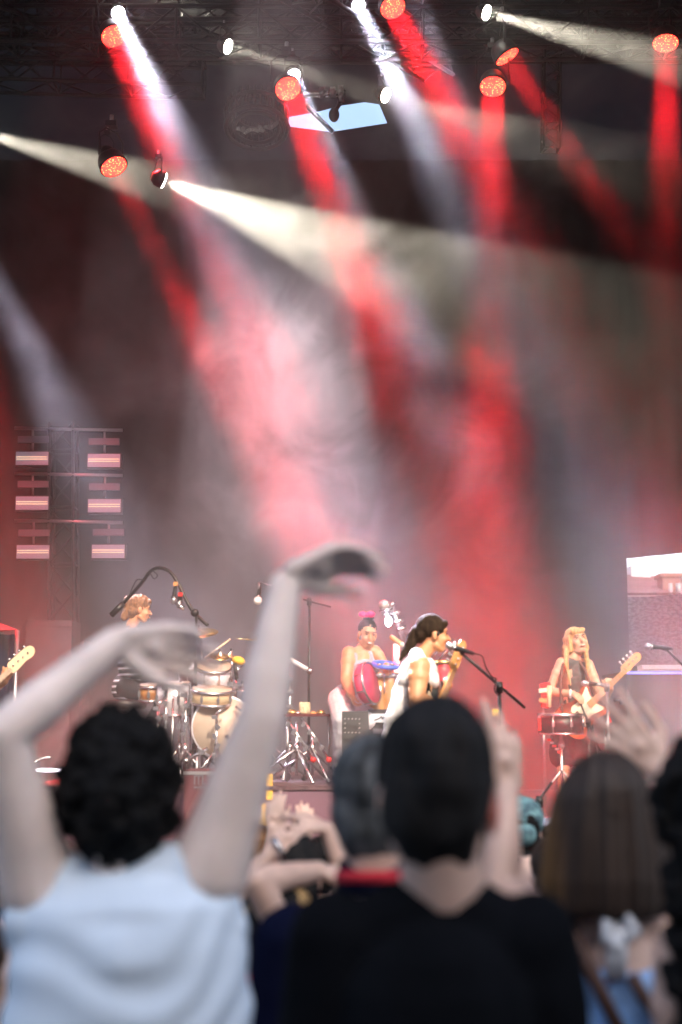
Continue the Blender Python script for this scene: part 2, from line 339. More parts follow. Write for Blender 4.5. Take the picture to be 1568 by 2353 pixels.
# ------------------------------------------------------------------ lamps (moving heads) and their light
WH = (.84, .80, 1); RD = (1, .012, .022); YW = (1, .93, .72)
KW = dict(white=('white beam', 'lit_white', WH, .085), red=('red', 'led_face', RD, .155), warm=('warm white', 'lit_warm', YW, .09),
 wash=('added unseen red', 'led_face', (1, .10, .11), .155), pinkish=('added unseen white', 'lit_white', (1, .82, .86), .12))  # both kinds serve only lamps added out of view
def lamp(kind, px, py, Y, qx, qy, QY, ang, E, label, rad=None, blend=.25):
    nm, face, col, r = KW[kind]; r = rad or r
    p = at(px, py, Y); q = at(qx, qy, QY); d = (q-p).normalized()
    root = empty('stage_lamp', p, label, 'stage lamp', nm+' stage lamps hung under the roof')
    side = d.cross(Vector((0, 0, 1))).normalized(); m = frame(d, side)
    hl = r*1.1
    MB().lathe(p-d*(hl+.03), d, [(0, r*.55), (.03, r*.8), (hl*.5, r*.98), (hl, r*1.06), (hl+.028, r*1.08)], 24).build('head', M['grey_body'], root)
    MB().lathe(p-d*.001, d, [(0, r*.96), (.012, r*.94), (.02, r*.5)], 28).build('lens', M[face], root)
    h = p-d*hl*.6; up = h+Vector((0, 0, r*2.3))
    MB().tube([h+side*r*1.25, up-Vector((0, 0, r*.6))+side*r*1.25, up+side*r*.6, up-side*r*.6, up-Vector((0, 0, r*.6))-side*r*1.25, h-side*r*1.25], r*.07, 6).build('yoke', M['blackmetal'], root)
    b = MB().box(up+Vector((0, 0, r*.45)), (r*.8, r*.8, r*.4)).build('base', M['grey_body'], root)
    MB().tube([up+Vector((0, 0, r*.8)), up+Vector((0, 0, r*1.2))], r*.15, 6).build('clamp', M['steel'], root)
    if kind in ('red', 'white'):   # LED faces and beam lenses: light leaves the whole lens, nearly parallel
        l = bpy.data.lights.new('lamp_light', 'AREA'); l.shape = 'DISK'; l.size = r*1.8; l.spread = R(ang*AK); l.energy = E*EK; l.color = col
    else:
        l = bpy.data.lights.new('lamp_light', 'SPOT'); l.energy = E; l.color = col; l.spot_size = R(ang); l.spot_blend = blend; l.shadow_soft_size = r*.5
    o = bpy.data.objects.new('lamp_light', l); COL.objects.link(o); o.location = d*.04; o.rotation_euler = (q-p).to_track_quat('-Z', 'Y').to_euler(); o.parent = root
AK, EK = 1.15, 1/600
E = 930
LAMPS = [
 ('white', 272, 30, 16, 440, 400, 13.3, 7, E*15, 'white beam lamp just above the upper left red lamp'),
 ('red', 262, 83, 16, 400, 400, 15.0, 9, E*10, 'red lamp tilted hard, just below the upper left white beam lamp'),
 ('white', 824, 12, 16, 1030, 430, 13.8, 8, E*9, 'white beam lamp at the top edge, left of a red lamp'),
 ('red', 903, 17, 16, 1110, 400, 14.4, 9, E*14, 'red lamp at the very top beside a white beam lamp'),
 ('white', 675, 172, 16, 905, 700, 14.3, 9, E*8.5, 'white beam lamp left of the bright roof gap'),
 ('red', 662, 204, 16, 765, 470, 14.5, 8, E*11, 'red lamp under a white beam lamp, left of the roof gap'),
 ('red', 1133, 199, 16, 1128, 800, 14.3, 9, E*8.5, 'big red lamp pointing straight down, right of the roof gap'),
 ('red', 1166, 130, 16, 1420, 520, 16.0, 9, E*5, 'red lamp seen nearly edge-on above the big downward one'),
 ('red', 1530, 99, 16, 1530, 800, 14.9, 8, E*7, 'red lamp farthest to the right, pointing straight down'),
 ('white', 250, 357, 15.4, 480, 800, 14.5, 8, E*16, 'white beam lamp at mid height on the left, just over a red lamp'),
 ('red', 262, 383, 15.4, 480, 820, 14.6, 8, E*5.5, 'red lamp at mid height on the left, just under a white beam lamp'),
 ('warm', 375, 414, 15, 750, 566, 15.9, 25, E*15, 'glaring yellow-white lamp throwing the broadest beam'),
 ('warm', -60, 300, 15, 370, 425, 17.4, 12, E*13, 'warm white lamp beyond the left edge throwing a sideways beam'),
 ('warm', 1118, 29, 15.6, 1568, 150, 14.6, 12, E*6, 'warm white lamp at the top right throwing a sideways beam'),
 ('warm', 886, 219, 16, 1480, 390, 14.6, 14, E*1.1, 'small warm white lamp at the right end of the roof gap'),
 ('warm', 524, 107, 16, 900, 230, 15.4, 9, E*1.5, 'small warm white lamp between the two upper white beam lamps'),
 ('warm', 230, -70, 16, 640, 110, 17.6, 15, E*2, 'warm white lamp above the top edge of the picture'),
 ('white', -90, 480, 15, 330, 1330, 13, 11, E*4, 'white beam lamp beyond the left edge, aimed down right'),
 ('red', -110, 560, 15, 40, 1330, 13, 12, E*4.5, 'red lamp beyond the left edge, aimed down'),
 ('pinkish', 650, -900, 9.2, 640, 960, 14.8, 17, E*12.5, 'added unseen white lamp brightening the central smoke'),  # from here to the flood: unseen lamps added to light the smoke
 ('wash', 820, -900, 9.2, 840, 1000, 14.5, 13, E*.7, 'added unseen red lamp tinting the central smoke'),
 ('wash', 1150, -900, 9.2, 1120, 1050, 14.8, 10, E*.35, 'added unseen red lamp tinting the smoke at right'),
 ('wash', 300, -900, 9.2, 230, 950, 14.8, 24, E*1.6, 'added unseen red lamp tinting the smoke at left'),
 ('pinkish', 420, -900, 9.2, 400, 1250, 14, 20, E*2.6, 'added unseen white lamp brightening the smoke left of centre'),
 ('wash', 784, -900, 9.0, 760, 1560, 13.5, 42, E*.55, 'added unseen red lamp flooding the musicians'),
 ('white', 900, -150, 15.5, 1400, 1130, 14, 9, E*1.4, 'white beam lamp added unseen above the top edge, aimed down right'),  # unseen lamp added to feed the dim beam at right
]
for a in LAMPS: lamp(*a)

# ------------------------------------------------------------------ smoke
def smoke():
    m = bpy.data.materials.new('stage_smoke'); m.use_nodes = True; t = m.node_tree; t.nodes.clear(); N = t.nodes.new; K = t.links.new
    out = N('ShaderNodeOutputMaterial'); pv = N('ShaderNodeVolumePrincipled'); K(pv.outputs[0], out.inputs['Volume'])
    pv.inputs['Color'].default_value = (.93, .90, .93, 1); pv.inputs['Anisotropy'].default_value = .25
    g = N('ShaderNodeTexCoord'); no = N('ShaderNodeTexNoise'); no.inputs['Scale'].default_value = .95; no.inputs['Detail'].default_value = 6; no.inputs['Roughness'].default_value = .7; no.inputs['Distortion'].default_value = 1.2
    K(g.outputs['Object'], no.inputs['Vector'])
    mr = N('ShaderNodeMapRange'); mr.interpolation_type = 'SMOOTHSTEP'
    for i, v in zip((1, 2, 3, 4), (.40, .66, NLO, 1.0)): mr.inputs[i].default_value = v
    K(no.outputs[0], mr.inputs[0])
    # a thick puff in the middle of the stage: smooth falloff round its centre
    def puff(c, r, a):
        mp = N('ShaderNodeMapping'); mp.inputs['Location'].default_value = tuple(-c[i]/r[i] for i in range(3)); mp.inputs['Scale'].default_value = tuple(1/x for x in r)
        K(g.outputs['Object'], mp.inputs[0]); ln = N('ShaderNodeVectorMath'); ln.operation = 'LENGTH'; K(mp.outputs[0], ln.inputs[0])
        q = N('ShaderNodeMapRange'); q.interpolation_type = 'SMOOTHSTEP'
        for i, v in zip((1, 2, 3, 4), (1.0, 0.0, 0.0, a)): q.inputs[i].default_value = v
        K(ln.outputs['Value'], q.inputs[0]); return q.outputs[0]
    def op(o, a, b):
        x = N('ShaderNodeMath'); x.operation = o
        for i, v in enumerate((a, b)):
            if isinstance(v, (int, float)): x.inputs[i].default_value = v
            else: K(v, x.inputs[i])
        return x.outputs[0]
    zz = N('ShaderNodeSeparateXYZ'); K(g.outputs['Object'], zz.inputs[0]); lf = N('ShaderNodeMapRange'); lf.interpolation_type = 'SMOOTHSTEP'
    for i, v in zip((1, 2, 3, 4), (4.4, 1.6, .0025, .058)): lf.inputs[i].default_value = v
    K(zz.outputs['Z'], lf.inputs[0]); LOWFOG = lf.outputs[0]
    s = None
    for c_, r_, a_ in PUFFS:
        s = puff(c_, r_, a_) if s is None else op('ADD', s, puff(c_, r_, a_))
    K(op('ADD', op('MULTIPLY', mr.outputs[0], op('ADD', s, .005)), LOWFOG), pv.inputs['Density'])
    return m
PUFFS = [((0, 16.0, 9.2), (11, 2.6, 2.8), .11), ((-.1, 14.6, 4.5), (2.8, 2.3, 3.0), .32), ((1.4, 14.6, 3.6), (1.7, 2.3, 2.8), .10), ((-3.2, 14, 4.6), (3.4, 5, 3.4), .045), ((-.5, 14, 1.4), (6, 4, 2.2), .05)]
NLO = .12
MS = smoke()
sm = MB().box(*bx((-9.5, 9.35, DK+.05), (9.5, 19.5, 11.6))).build('smoke', MS, base=(0, 0, 0)); tag(sm, kind='stuff')

# ------------------------------------------------------------------ people
class Fig:
    def __init__(s, label, base, group=None, cat='person', name='person'):
        s.root = empty(name, (base[0], base[1], base[2]), label, cat, group); s.g = {}
    def m(s, g): return s.g.setdefault(g, MB())
    def bake(s, g, name, mt, vox=.006, smooth=3, disp=None, parent=None):
        mb = s.g[g]; b = Vector(s.root.location)
        me = bpy.data.meshes.new(name); me.from_pydata([p-b for p in mb.v], [], mb.f); me.update()
        o = bpy.data.objects.new(name, me); COL.objects.link(o)
        r = o.modifiers.new('r', 'REMESH'); r.mode = 'VOXEL'; r.voxel_size = vox; r.use_smooth_shade = True
        if smooth: q = o.modifiers.new('s', 'SMOOTH'); q.iterations = smooth; q.factor = .5
        me2 = bpy.data.meshes.new_from_object(o.evaluated_get(bpy.context.evaluated_depsgraph_get()))
        o.modifiers.clear(); o.data = me2; bpy.data.meshes.remove(me); me2.name = name
        if disp:
            ns = [v.normal.copy() for v in me2.vertices]
            for v, n in zip(me2.vertices, ns): v.co += n*disp(v.co+b)
        me2.materials.clear(); me2.materials.append(mt)
        for p in me2.polygons: p.use_smooth = True
        o.parent = s.root; o['_o'] = tuple(b); return o
def fm(yaw=0, pitch=0, roll=0):
    "yaw 0 faces +y (away from the camera); 180 faces the camera; 90 faces -x, -90 faces +x. pitch>0 looks up, roll>0 leans to its right"
    return (Matrix.Rotation(R(yaw), 3, 'Z') @ Matrix.Rotation(R(pitch), 3, 'X') @ Matrix.Rotation(R(roll), 3, 'Y'))
def head(F, c, m, neck=None, k=1.0, skin='body', nr=.052, jaw=1.0, smile=True, face=True):
    b = F.m(skin); c = Vector(c); P = lambda x, y, z: c + m @ (Vector((x, y, z))*k)
    E_ = lambda x, y, z, r: b.ell(P(x, y, z), tuple(q*k for q in r), m)
    E_(0, -.015, .035, (.073, .092, .083)); E_(0, .03, -.03, (.058*jaw, .058, .078)); E_(0, .055, -.088, (.028*jaw, .026, .024))
    b.cap(P(0, .078, .012), P(0, .104, -.028), .008*k, .0135*k); b.cap(P(-.03, .075, .03), P(.03, .075, .03), .012*k)
    for x in (-1, 1):
        E_(x*.036, .062, -.03, (.022, .022, .022)); E_(x*.074, -.005, -.012, (.010, .02, .031)); b.cap(P(x*.05, .0, -.07), P(x*.016, .05, -.098), .018*k)
    E_(0, .084, -.062, (.022, .011, .010))
    if neck is not None: b.cap(P(0, -.018, -.07), neck, nr*k, nr*1.12*k)
    if face:
        for x in (-1, 1):
            MB().ell(P(x*.031, .083, .008), (.012*k, .007*k, .0045*k), m, 10, 6).build('eye', M['dark_eye'], F.root)
            MB().cap(P(x*.018, .090, .030), P(x*.046, .080, .031), .004*k).build('eyebrow', M['dark_eye'], F.root)
        mo = MB(); mo.ell(P(0, .0935, -.062), (.022*k, .008*k, .008*k), m, 12, 8); mo = mo.build('mouth', M['lip'], F.root)
        if smile: MB().ell(P(0, .099, -.061), (.018*k, .005*k, .005*k), m, 10, 6).build('teeth', M['teeth'], mo)
    return P
FL = ((.030, .072), (.0095, .080), (-.011, .074), (-.030, .058))
def hand(b, w, d, n, side=1, curl=(.25, .3, .35, .4), spread=.10, k=1.0, thumb=.6, elbow=None):
    "w wrist, d direction of the fingers, n the way the palm faces, side=+1: thumb towards d x n"
    w, d = Vector(w), Vector(d).normalized(); n = Vector(n); n = (n - d*n.dot(d)).normalized(); s = d.cross(n)*side
    for i, (o, L) in enumerate(FL):
        kn = w + d*(.088-.006*abs(i-1))*k + s*o*k
        b.cap(w+s*o*.45*k, kn, .0145*k, .0115*k)
        dd = (d + s*spread*(1.4-i)).normalized(); p = kn; r = .0098
        for j, f in enumerate((.45, .32, .25)):
            a = curl[i]*(1, 1.1, .7)[j]; ax = dd.cross(n).normalized(); dd = Matrix.Rotation(a, 3, ax) @ dd; n2 = n
            q = p + dd*L*f*k; b.cap(p, q, r*k, (r-.0009)*k); p = q; r -= .0009
            n = (Matrix.Rotation(a, 3, ax) @ n)
        n = Vector(n2) if False else (n - 0*d)
        n = s.cross(d).normalized()*side
    b.ell(w+d*.05*k, (.02*k, .02*k, .02*k))
    p0 = w + d*.018*k + s*.022*k + n*.006*k; t1 = (d*.75 + s*thumb + n*.25).normalized(); p1 = p0+t1*.042*k; t2 = (d + s*thumb*.35 + n*.3).normalized(); p2 = p1+t2*.032*k; p3 = p2+(t2+n*.25).normalized()*.026*k
    b.cap(p0, p1, .015*k, .012*k); b.cap(p1, p2, .0115*k, .0105*k); b.cap(p2, p3, .0105*k, .009*k)
def arm(F, sh, el, wr, k=1.0, skin='body', fat=1.0):
    b = F.m(skin); sh, el, wr = Vector(sh), Vector(el), Vector(wr); f = k*fat
    b.cap(sh, el, .052*f, .039*f); b.ell(sh+(el-sh)*.35, (.053*f,)*3); b.cap(el, el+(wr-el)*.35, .040*f, .041*f); b.cap(el+(wr-el)*.3, wr, .041*f, .0265*f)
def torso(F, nb, sl, sr, pv, k=1.0, g='body', grow=0, depth=.10, waist=.8, chest=.92, hip=1.0, yaw=None):
    b = F.m(g); nb, sl, sr, pv = map(Vector, (nb, sl, sr, pv)); mid = (sl+sr)/2; ax = (sr-sl); hw = ax.length/2; ax = ax.normalized()
    up = (nb-pv).normalized(); fw = up.cross(ax).normalized(); m = Matrix((ax, fw, up)).transposed(); L = (mid-pv).length; q = grow
    b.cap(sl+ax*.01, sr-ax*.01, .045*k+q); b.cap(nb-up*.0, sl+ax*.03, .04*k+q, .045*k+q); b.cap(nb, sr-ax*.03, .04*k+q, .045*k+q)
    b.ell(mid-up*L*.27, (hw*chest+q, depth*k+q, L*.34+q), m); b.ell(mid-up*L*.58, (hw*waist+q, depth*.88*k+q, L*.32+q), m); b.ell(pv, (hw*.86*hip+q, depth*1.05*k+q, .13*k+q), m)
    return m, fw
def legs(F, pv, m, zf, k=1.0, g='legs', hw=.085, grow=.0, feet=True, knees=None, hgt=None, shoe='shoes'):
    b = F.m(g); pv = Vector(pv)
    for i, s_ in enumerate((-1, 1)):
        h = pv + m.col[0]*s_*hw*k; ft = Vector((pv.x, pv.y, zf+.07)) + Vector((m.col[0].x, m.col[0].y, 0))*s_*.10*k
        kn = knees[i] if knees else (h+ft)/2 + Vector((m.col[1].x, m.col[1].y, 0))*.02
        kn = Vector(kn); b.cap(h, kn, .085*k+grow, .055*k+grow); b.cap(kn, kn+(ft-kn)*.35, .053*k+grow, .055*k+grow); b.cap(kn+(ft-kn)*.3, ft, .055*k+grow, .036*k+grow)
        f = Vector((m.col[1].x, m.col[1].y, 0)).normalized(); F.m(shoe).cap(ft-f*.05-Vector((0, 0, .035)), ft+f*.15-Vector((0, 0, .04)), .036*k, .03*k)
def wool(amp, sc):
    return lambda p: amp*noise.noise(p*sc)+amp*.5*noise.noise(p*sc*2.3)
def strands(amp, sx, sz, c):
    def f(p):
        q = p-Vector(c); a = math.atan2(q.y, q.x); return amp*noise.noise(Vector((a*sx, q.z*sz, 0)))
    return f
AWAY = fm(0)
GC = 'people in the crowd seen from behind'; GB = 'musicians on the stage'

# --- A: curly dark hair, pale blue sleeveless blouse, both arms up
Y = 2.6; A = Fig('person with dark curly hair, pale blue sleeveless blouse, both bare arms raised overhead', (at(285, 2300, Y).x, Y, 0), GC)
hc = at(272, 1835, Y); nb = at(268, 2035, Y)
head(A, hc, fm(-8), nb+Vector((0, 0, -.01)), face=True, nr=.05)
sL, sR = at(88, 2032, Y), at(482, 2002, Y); pv = at(300, 2040, Y); pv.z = 1.0
mt_, fw = torso(A, nb, sL, sR, pv)
eL, wL = at(8, 1690, Y-.10), at(262, 1478, Y-.02); eR, wR = at(598, 1655, Y-.04), at(655, 1345, Y)
A.m('body').cap(sL, sL+(eL-sL)*.97, .070, .044); A.m('body').cap(sR, sR+(eR-sR)*.97, .072, .044)
arm(A, sL+Vector((-.005, 0, .02)), eL, wL, fat=1.08); arm(A, sR+Vector((.02, 0, .02)), eR, wR, fat=1.08)
hand(A.m('body'), wL+Vector((.01, 0, .0)), (1, .5, -.08), (.4, -1, -.35), 1, (.35, .4, .4, .45), .10, 1.2, .5)
hand(A.m('body'), wR+Vector((.012, 0, .02)), (1, .38, .40), (.3, -.65, -.9), 1, (.30, .34, .34, .40), .07, 1.12, .5)
legs(A, pv, mt_, 0, g='body'); A.bake('body', 'body', M['skin_arm'], .0055)
A.bake('shoes', 'shoe_pair', M['black'], .012)
sb = A.m('blouse'); torso(A, nb+Vector((0, .0, -.035)), sL+Vector((.015, 0, -.01)), sR+Vector((-.0, 0, -.01)), pv, g='blouse', grow=.016, depth=.12, waist=1.0, chest=1.02)
sb.oval(at(295, 2300, Y), [(-.42, .235), (-.3, .238), (-.12, .226), (0, .216), (.10, .206), (.17, .19), (.215, .14), (.235, .06)], .62)
sb.cap(at(105, 2022, Y), at(85, 2130, Y), .055, .065); sb.cap(at(468, 1992, Y), at(492, 2130, Y), .055, .06)
def folds(p):
    p = Vector((p.x, p.y, p.z))
    x = p.x-hc.x-.01; z = p.z-at(300, 2200, Y).z
    w = math.exp(-max(0, z-.05)**2/.004)
    return .0032*w*math.sin(2*math.pi*(z-3.2*x*x-.25*x+.9*noise.noise(Vector((x*5, z*4, 0)))*.12)/.12) + .007*(1-w)*noise.noise(Vector((x*22, p.y*5, z*6))) + .006*noise.noise(p*9)
A.bake('blouse', 'blouse', M['shirt_blue'], .007, 4, folds)
hb = A.m('hair'); hb.ell(hc+Vector((0, -.008, .046)), (.094, .104, .100)); hb.ell(at(272, 1800, Y), (.098, .10, .125)); hb.ell(at(275, 1900, Y-.02), (.085, .06, .075)); hb.ell(at(265, 1975, Y-.02), (.05, .045, .04))
rnd = random.Random(3)
for k in range(230):
    u = rnd.uniform(-1, 1); a = rnd.uniform(0, 6.283); s_ = math.sqrt(1-u*u); d = Vector((s_*math.cos(a), s_*math.sin(a), u))
    if d.y > .55 and d.z < .35: continue
    sc = Vector((.104, .108, .135)); p = at(275, 1812, Y)+Vector((d.x*sc.x, d.y*sc.y, d.z*sc.z)); 
    if d.z < -.55: p.x = hc.x+(p.x-hc.x)*.8
    hb.ell(p, rnd.uniform(.010, .024), None, 8, 6)
A.bake('hair', 'hair', M['hair_curl'], .006, 1, wool(.008, 60))
MB().ell(at(189, 1975, Y-.03), .011).build('earring', M['white'], A.root)

# --- B: tall man in a black tee
Y = 2.2; B = Fig('tall person with short black hair and a plain black t-shirt', (at(1020, 2300, Y).x, Y, 0), GC)
hc = at(1003, 1815, Y); nb = at(1020, 2045, Y+.01)
P = head(B, hc, fm(4, -2), nb+Vector((0, 0, 0)), k=1.08, nr=.055)
sL, sR = at(775, 2160, Y), at(1222, 2162, Y); pv = at(1020, 2040, Y); pv.z = 1.02
mt_, fw = torso(B, nb+Vector((0, 0, -.02)), sL, sR, pv, depth=.12)
eL, wL = at(715, 2560, Y), at(760, 2700, Y+.2); eR, wR = at(1292, 2560, Y), at(1260, 2800, Y+.2)
arm(B, sL, eL, wL, fat=1.1); arm(B, sR, eR, wR, fat=1.1)
for w_, s_ in ((wL, -1), (wR, 1)): hand(B.m('body'), w_, (-.3*s_, .9, .1), (0, .2, -1), s_)
legs(B, pv, mt_, 0, g='trousers', grow=.02); B.bake('body', 'body', M['skin'], .0055)
B.bake('trousers', 'trousers', M['black'], .012); B.bake('shoes', 'shoe_pair', M['black'], .012)
torso(B, nb+Vector((0, 0, -.016)), sL, sR, pv, g='tee', grow=.016, depth=.13, waist=.95, chest=1.0)
B.m('tee').cap(sL, sL+(eL-sL)*.7, .073, .066); B.m('tee').cap(sR, sR+(eR-sR)*.7, .073, .066)
B.bake('tee', 't_shirt', M['black_tee'], .008, 4, wool(.006, 9))
h_ = B.m('hair'); h_.ell(hc+Vector((0, -.012, .046)), (.090, .110, .100)); h_.ell(at(1003, 1785, Y-.012), (.090, .107, .098), AWAY); h_.ell(at(1003, 1850, Y-.035), (.083, .075, .085)); h_.ell(at(1010, 1940, Y-.045), (.064, .04, .045)); h_.ell(at(985, 1738, Y+.02), (.082, .09, .062))
h_.ell(at(1075, 1690, Y), (.035, .05, .03)); h_.ell(at(925, 1720, Y), (.035, .06, .035))
B.bake('hair', 'hair', M['hair_dark'], .006, 2, lambda p: .009*noise.noise(Vector((p.x*30, p.y*30, p.z*14)))+.005*noise.noise(p*16))
MB().ell(at(1133, 1866, Y-.01), (.010, .02, .034), fm(-15)).build('ear', mat('ear_red_lit', (.50, .16, .12), .5, sss=.4), B.root)  # red stage light on the ear put into its colour

# --- C: grey-haired, navy polo with a red band
Y = 2.85; Cp = Fig('person with greying short hair and navy polo shirt with a red collar band', (at(855, 2300, Y).x, Y, 0), GC)
hc = at(858, 1850, Y); nb = at(862, 2040, Y)
head(Cp, hc, fm(3), nb, nr=.056, k=1.02)
sL, sR = at(672, 2165, Y), at(1040, 2165, Y); pv = at(860, 2040, Y); pv.z = .98
mt_, fw = torso(Cp, nb+Vector((0, 0, -.02)), sL, sR, pv, depth=.125)
eL, wL = at(628, 2480, Y), at(680, 2600, Y+.2); eR, wR = at(1090, 2480, Y), at(1040, 2600, Y+.2)
arm(Cp, sL, eL, wL); arm(Cp, sR, eR, wR)
for w_, s_ in ((wL, -1), (wR, 1)): hand(Cp.m('body'), w_, (-.3*s_, .9, .1), (0, .2, -1), s_)
legs(Cp, pv, mt_, 0, g='trousers', grow=.02); Cp.bake('body', 'body', M['skin'], .007); Cp.bake('trousers', 'trousers', M['navy'], .014); Cp.bake('shoes', 'shoe_pair', M['black'], .014)
torso(Cp, nb+Vector((0, 0, -.025)), sL, sR, pv, g='polo', grow=.02, depth=.14, waist=1.05, chest=1.05)
Cp.m('polo').cap(sL, sL+(eL-sL)*.75, .075, .068); Cp.m('polo').cap(sR, sR+(eR-sR)*.75, .075, .068); Cp.bake('polo', 'polo_shirt', M['navy'], .01, 4, wool(.006, 9))
nd = (nb-hc).normalized(); 
cl = MB().lathe(nb+Vector((0, 0, -.012)), (0, 0.1, 1), [(0, .080), (.028, .074), (.066, .069), (.068, .062), (0, .062)], 28).build('collar', M['navy'], Cp.root)
MB().lathe(nb+Vector((0, 0, .010)), (0, 0.1, 1), [(0, .0795), (.022, .0765), (.022, .060), (0, .060)], 28).build('red_band', M['red_cloth'], cl)
h_ = Cp.m('hair'); h_.ell(hc+Vector((0, -.012, .046)), (.084, .102, .094)); h_.ell(at(858, 1795, Y-.01), (.087, .102, .092)); h_.ell(at(858, 1870, Y-.03), (.082, .07, .09)); h_.ell(at(860, 1940, Y-.04), (.062, .04, .035))
Cp.bake('hair', 'hair', M['hair_grey'], .007, 2, wool(.005, 26))

# --- D: brown bob, blue halter top, left hand up
Y = 2.9; D = Fig('person with brown bob, blue halter top tied with white cord, both hands raised', (at(1415, 2300, Y).x, Y, 0), GC)
hc = at(1390, 1895, Y); nb = at(1405, 2095, Y)
head(D, hc, fm(2), nb, nr=.048)
sL, sR = at(1285, 2140, Y), at(1558, 2150, Y); pv = at(1420, 2040, Y); pv.z = .95
mt_, fw = torso(D, nb+Vector((0, 0, -.02)), sL, sR, pv, depth=.10, waist=.9, chest=1.0)
eL, wL = at(1150, 2045, Y+.10), at(1165, 1815, Y+.22); eR, wR = at(1640, 2010, Y+.1), at(1512, 1762, Y+.2)
arm(D, sL, eL, wL, fat=.98); arm(D, sR, eR, wR, fat=.95)
hand(D.m('body'), wL, (-.12, .1, 1), (-.25, 1, .1), 1, (.18, .15, .3, .7), .12, 1.2, .6)
hand(D.m('body'), wR, (-.62, .1, .66), (-.1, 1, .1), -1, (.12, .10, .10, .12), .24, 1.15, .9)
legs(D, pv, mt_, 0, g='skirt', grow=.025); D.bake('body', 'body', M['skin'], .0055); D.bake('skirt', 'trousers', M['navy'], .014); D.bake('shoes', 'shoe_pair', M['black'], .014)
tp = D.m('top'); tp.oval(at(1420, 2400, Y), [(-.28, .15), (-.2, .155), (-.05, .150), (.06, .146), (.135, .140), (.155, .125)], .8)
D.bake('top', 'halter_top', M['blue_top'], .008, 3, wool(.006, 24))
q = Y-.118
MB().tube([at(1412, 2092, q+.02), at(1395, 2120, q), at(1392, 2160, q-.01), at(1410, 2178, q-.01), at(1424, 2150, q), at(1420, 2100, q+.02), at(1440, 2110, q), at(1462, 2140, q), at(1448, 2160, q), at(1428, 2130, q+.01)], .010)\
    .tube([at(1414, 2100, q+.02), at(1409, 2170, q), at(1403, 2250, q+.005)], .010).tube([at(1424, 2110, q+.02), at(1430, 2180, q), at(1428, 2250, q+.005)], .010).build('neck_cord', M['white'], D.root)
MB().tube([at(1300, 2105, Y-.03), at(1325, 2160, Y-.105), at(1372, 2260, Y-.125), at(1440, 2400, Y-.13)], .014).build('bag_strap', M['strap'], D.root)
MB().tube([at(1452, 2240, Y-.125), at(1478, 2290, Y-.13), at(1540, 2370, Y-.12)], .013).build('bag_strap', M['strap'], D.root)
h_ = D.m('hair'); h_.ell(hc+Vector((0, -.012, .046)), (.090, .108, .100)); h_.ell(at(1388, 1862, Y-.01), (.104, .112, .100)); h_.oval(at(1389, 1886, Y-.03), [(-.183, .08), (-.180, .112), (-.16, .122), (-.11, .126), (-.05, .120), (0, .112), (.05, .100), (.09, .075), (.105, .03)], .82)
hd_ = M['hair_brown'].copy(); hd_.name = 'hair_brown_gold_left'; t = hd_.node_tree; b = t.nodes['Principled BSDF']; old = b.inputs['Base Color'].links[0].from_socket
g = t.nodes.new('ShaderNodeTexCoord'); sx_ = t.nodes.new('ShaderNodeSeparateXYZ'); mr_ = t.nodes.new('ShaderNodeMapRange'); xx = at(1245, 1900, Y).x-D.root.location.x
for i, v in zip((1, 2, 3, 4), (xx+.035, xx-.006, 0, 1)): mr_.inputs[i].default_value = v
mx_ = t.nodes.new('ShaderNodeMix'); mx_.data_type = 'RGBA'; mx_.inputs[7].default_value = (.17, .09, .03, 1)  # golden tone mixed in towards the left edge of the hair
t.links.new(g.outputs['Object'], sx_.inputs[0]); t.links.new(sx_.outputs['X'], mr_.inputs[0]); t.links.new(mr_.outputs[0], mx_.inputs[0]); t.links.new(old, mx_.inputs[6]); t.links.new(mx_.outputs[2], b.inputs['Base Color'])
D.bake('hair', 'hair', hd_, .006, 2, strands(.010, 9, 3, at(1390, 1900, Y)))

# --- E: long dark curls at the right edge
Y = 2.45; E_p = Fig('person with long dark curly hair cut off by the right edge of the picture', (at(1640, 2300, Y).x, Y, 0), GC)
hc = at(1662, 1850, Y); nb = at(1660, 2060, Y); head(E_p, hc, fm(0), nb)
sL, sR = at(1570, 2190, Y), at(1800, 2180, Y); pv = at(1650, 2040, Y); pv.z = .95
mt_, fw = torso(E_p, nb, sL, sR, pv); legs(E_p, pv, mt_, 0, g='trousers', grow=.02)
arm(E_p, sL, at(1560, 2540, Y), at(1600, 2700, Y+.15)); arm(E_p, sR, at(1830, 2540, Y), at(1790, 2700, Y+.15))
hand(E_p.m('body'), at(1600, 2700, Y+.15), (.3, .9, 0), (0, .2, -1), -1); hand(E_p.m('body'), at(1790, 2700, Y+.15), (-.3, .9, 0), (0, .2, -1), 1)
E_p.bake('body', 'body', M['skin'], .008); E_p.bake('trousers', 'trousers', M['black'], .014); E_p.bake('shoes', 'shoe_pair', M['black'], .014)
torso(E_p, nb+Vector((0, 0, -.02)), sL, sR, pv, g='top', grow=.015); E_p.bake('top', 'black_top', M['black'], .01)
h_ = E_p.m('hair'); h_.ell(hc+Vector((0, -.008, .046)), (.096, .106, .102)); h_.oval(at(1668, 1960, Y-.02), [(-.36, .06), (-.35, .09), (-.2, .088), (0, .09), (.08, .104), (.15, .10), (.19, .06)], .9)
for k in range(120):
    a = rnd.uniform(0, 6.283); py = rnd.uniform(1725, 2400); rr = .092 if py > 1950 else .102
    h_.ell(at(1664 if py > 1900 else 1652, py, Y-.02)+Vector((math.cos(a)*rr*(.6 if py < 1760 else 1), -abs(math.sin(a))*rr*.9, 0)), rnd.uniform(.012, .024), None, 8, 6)
E_p.bake('hair', 'hair', M['hair_curl'], .007, 1, wool(.006, 45))

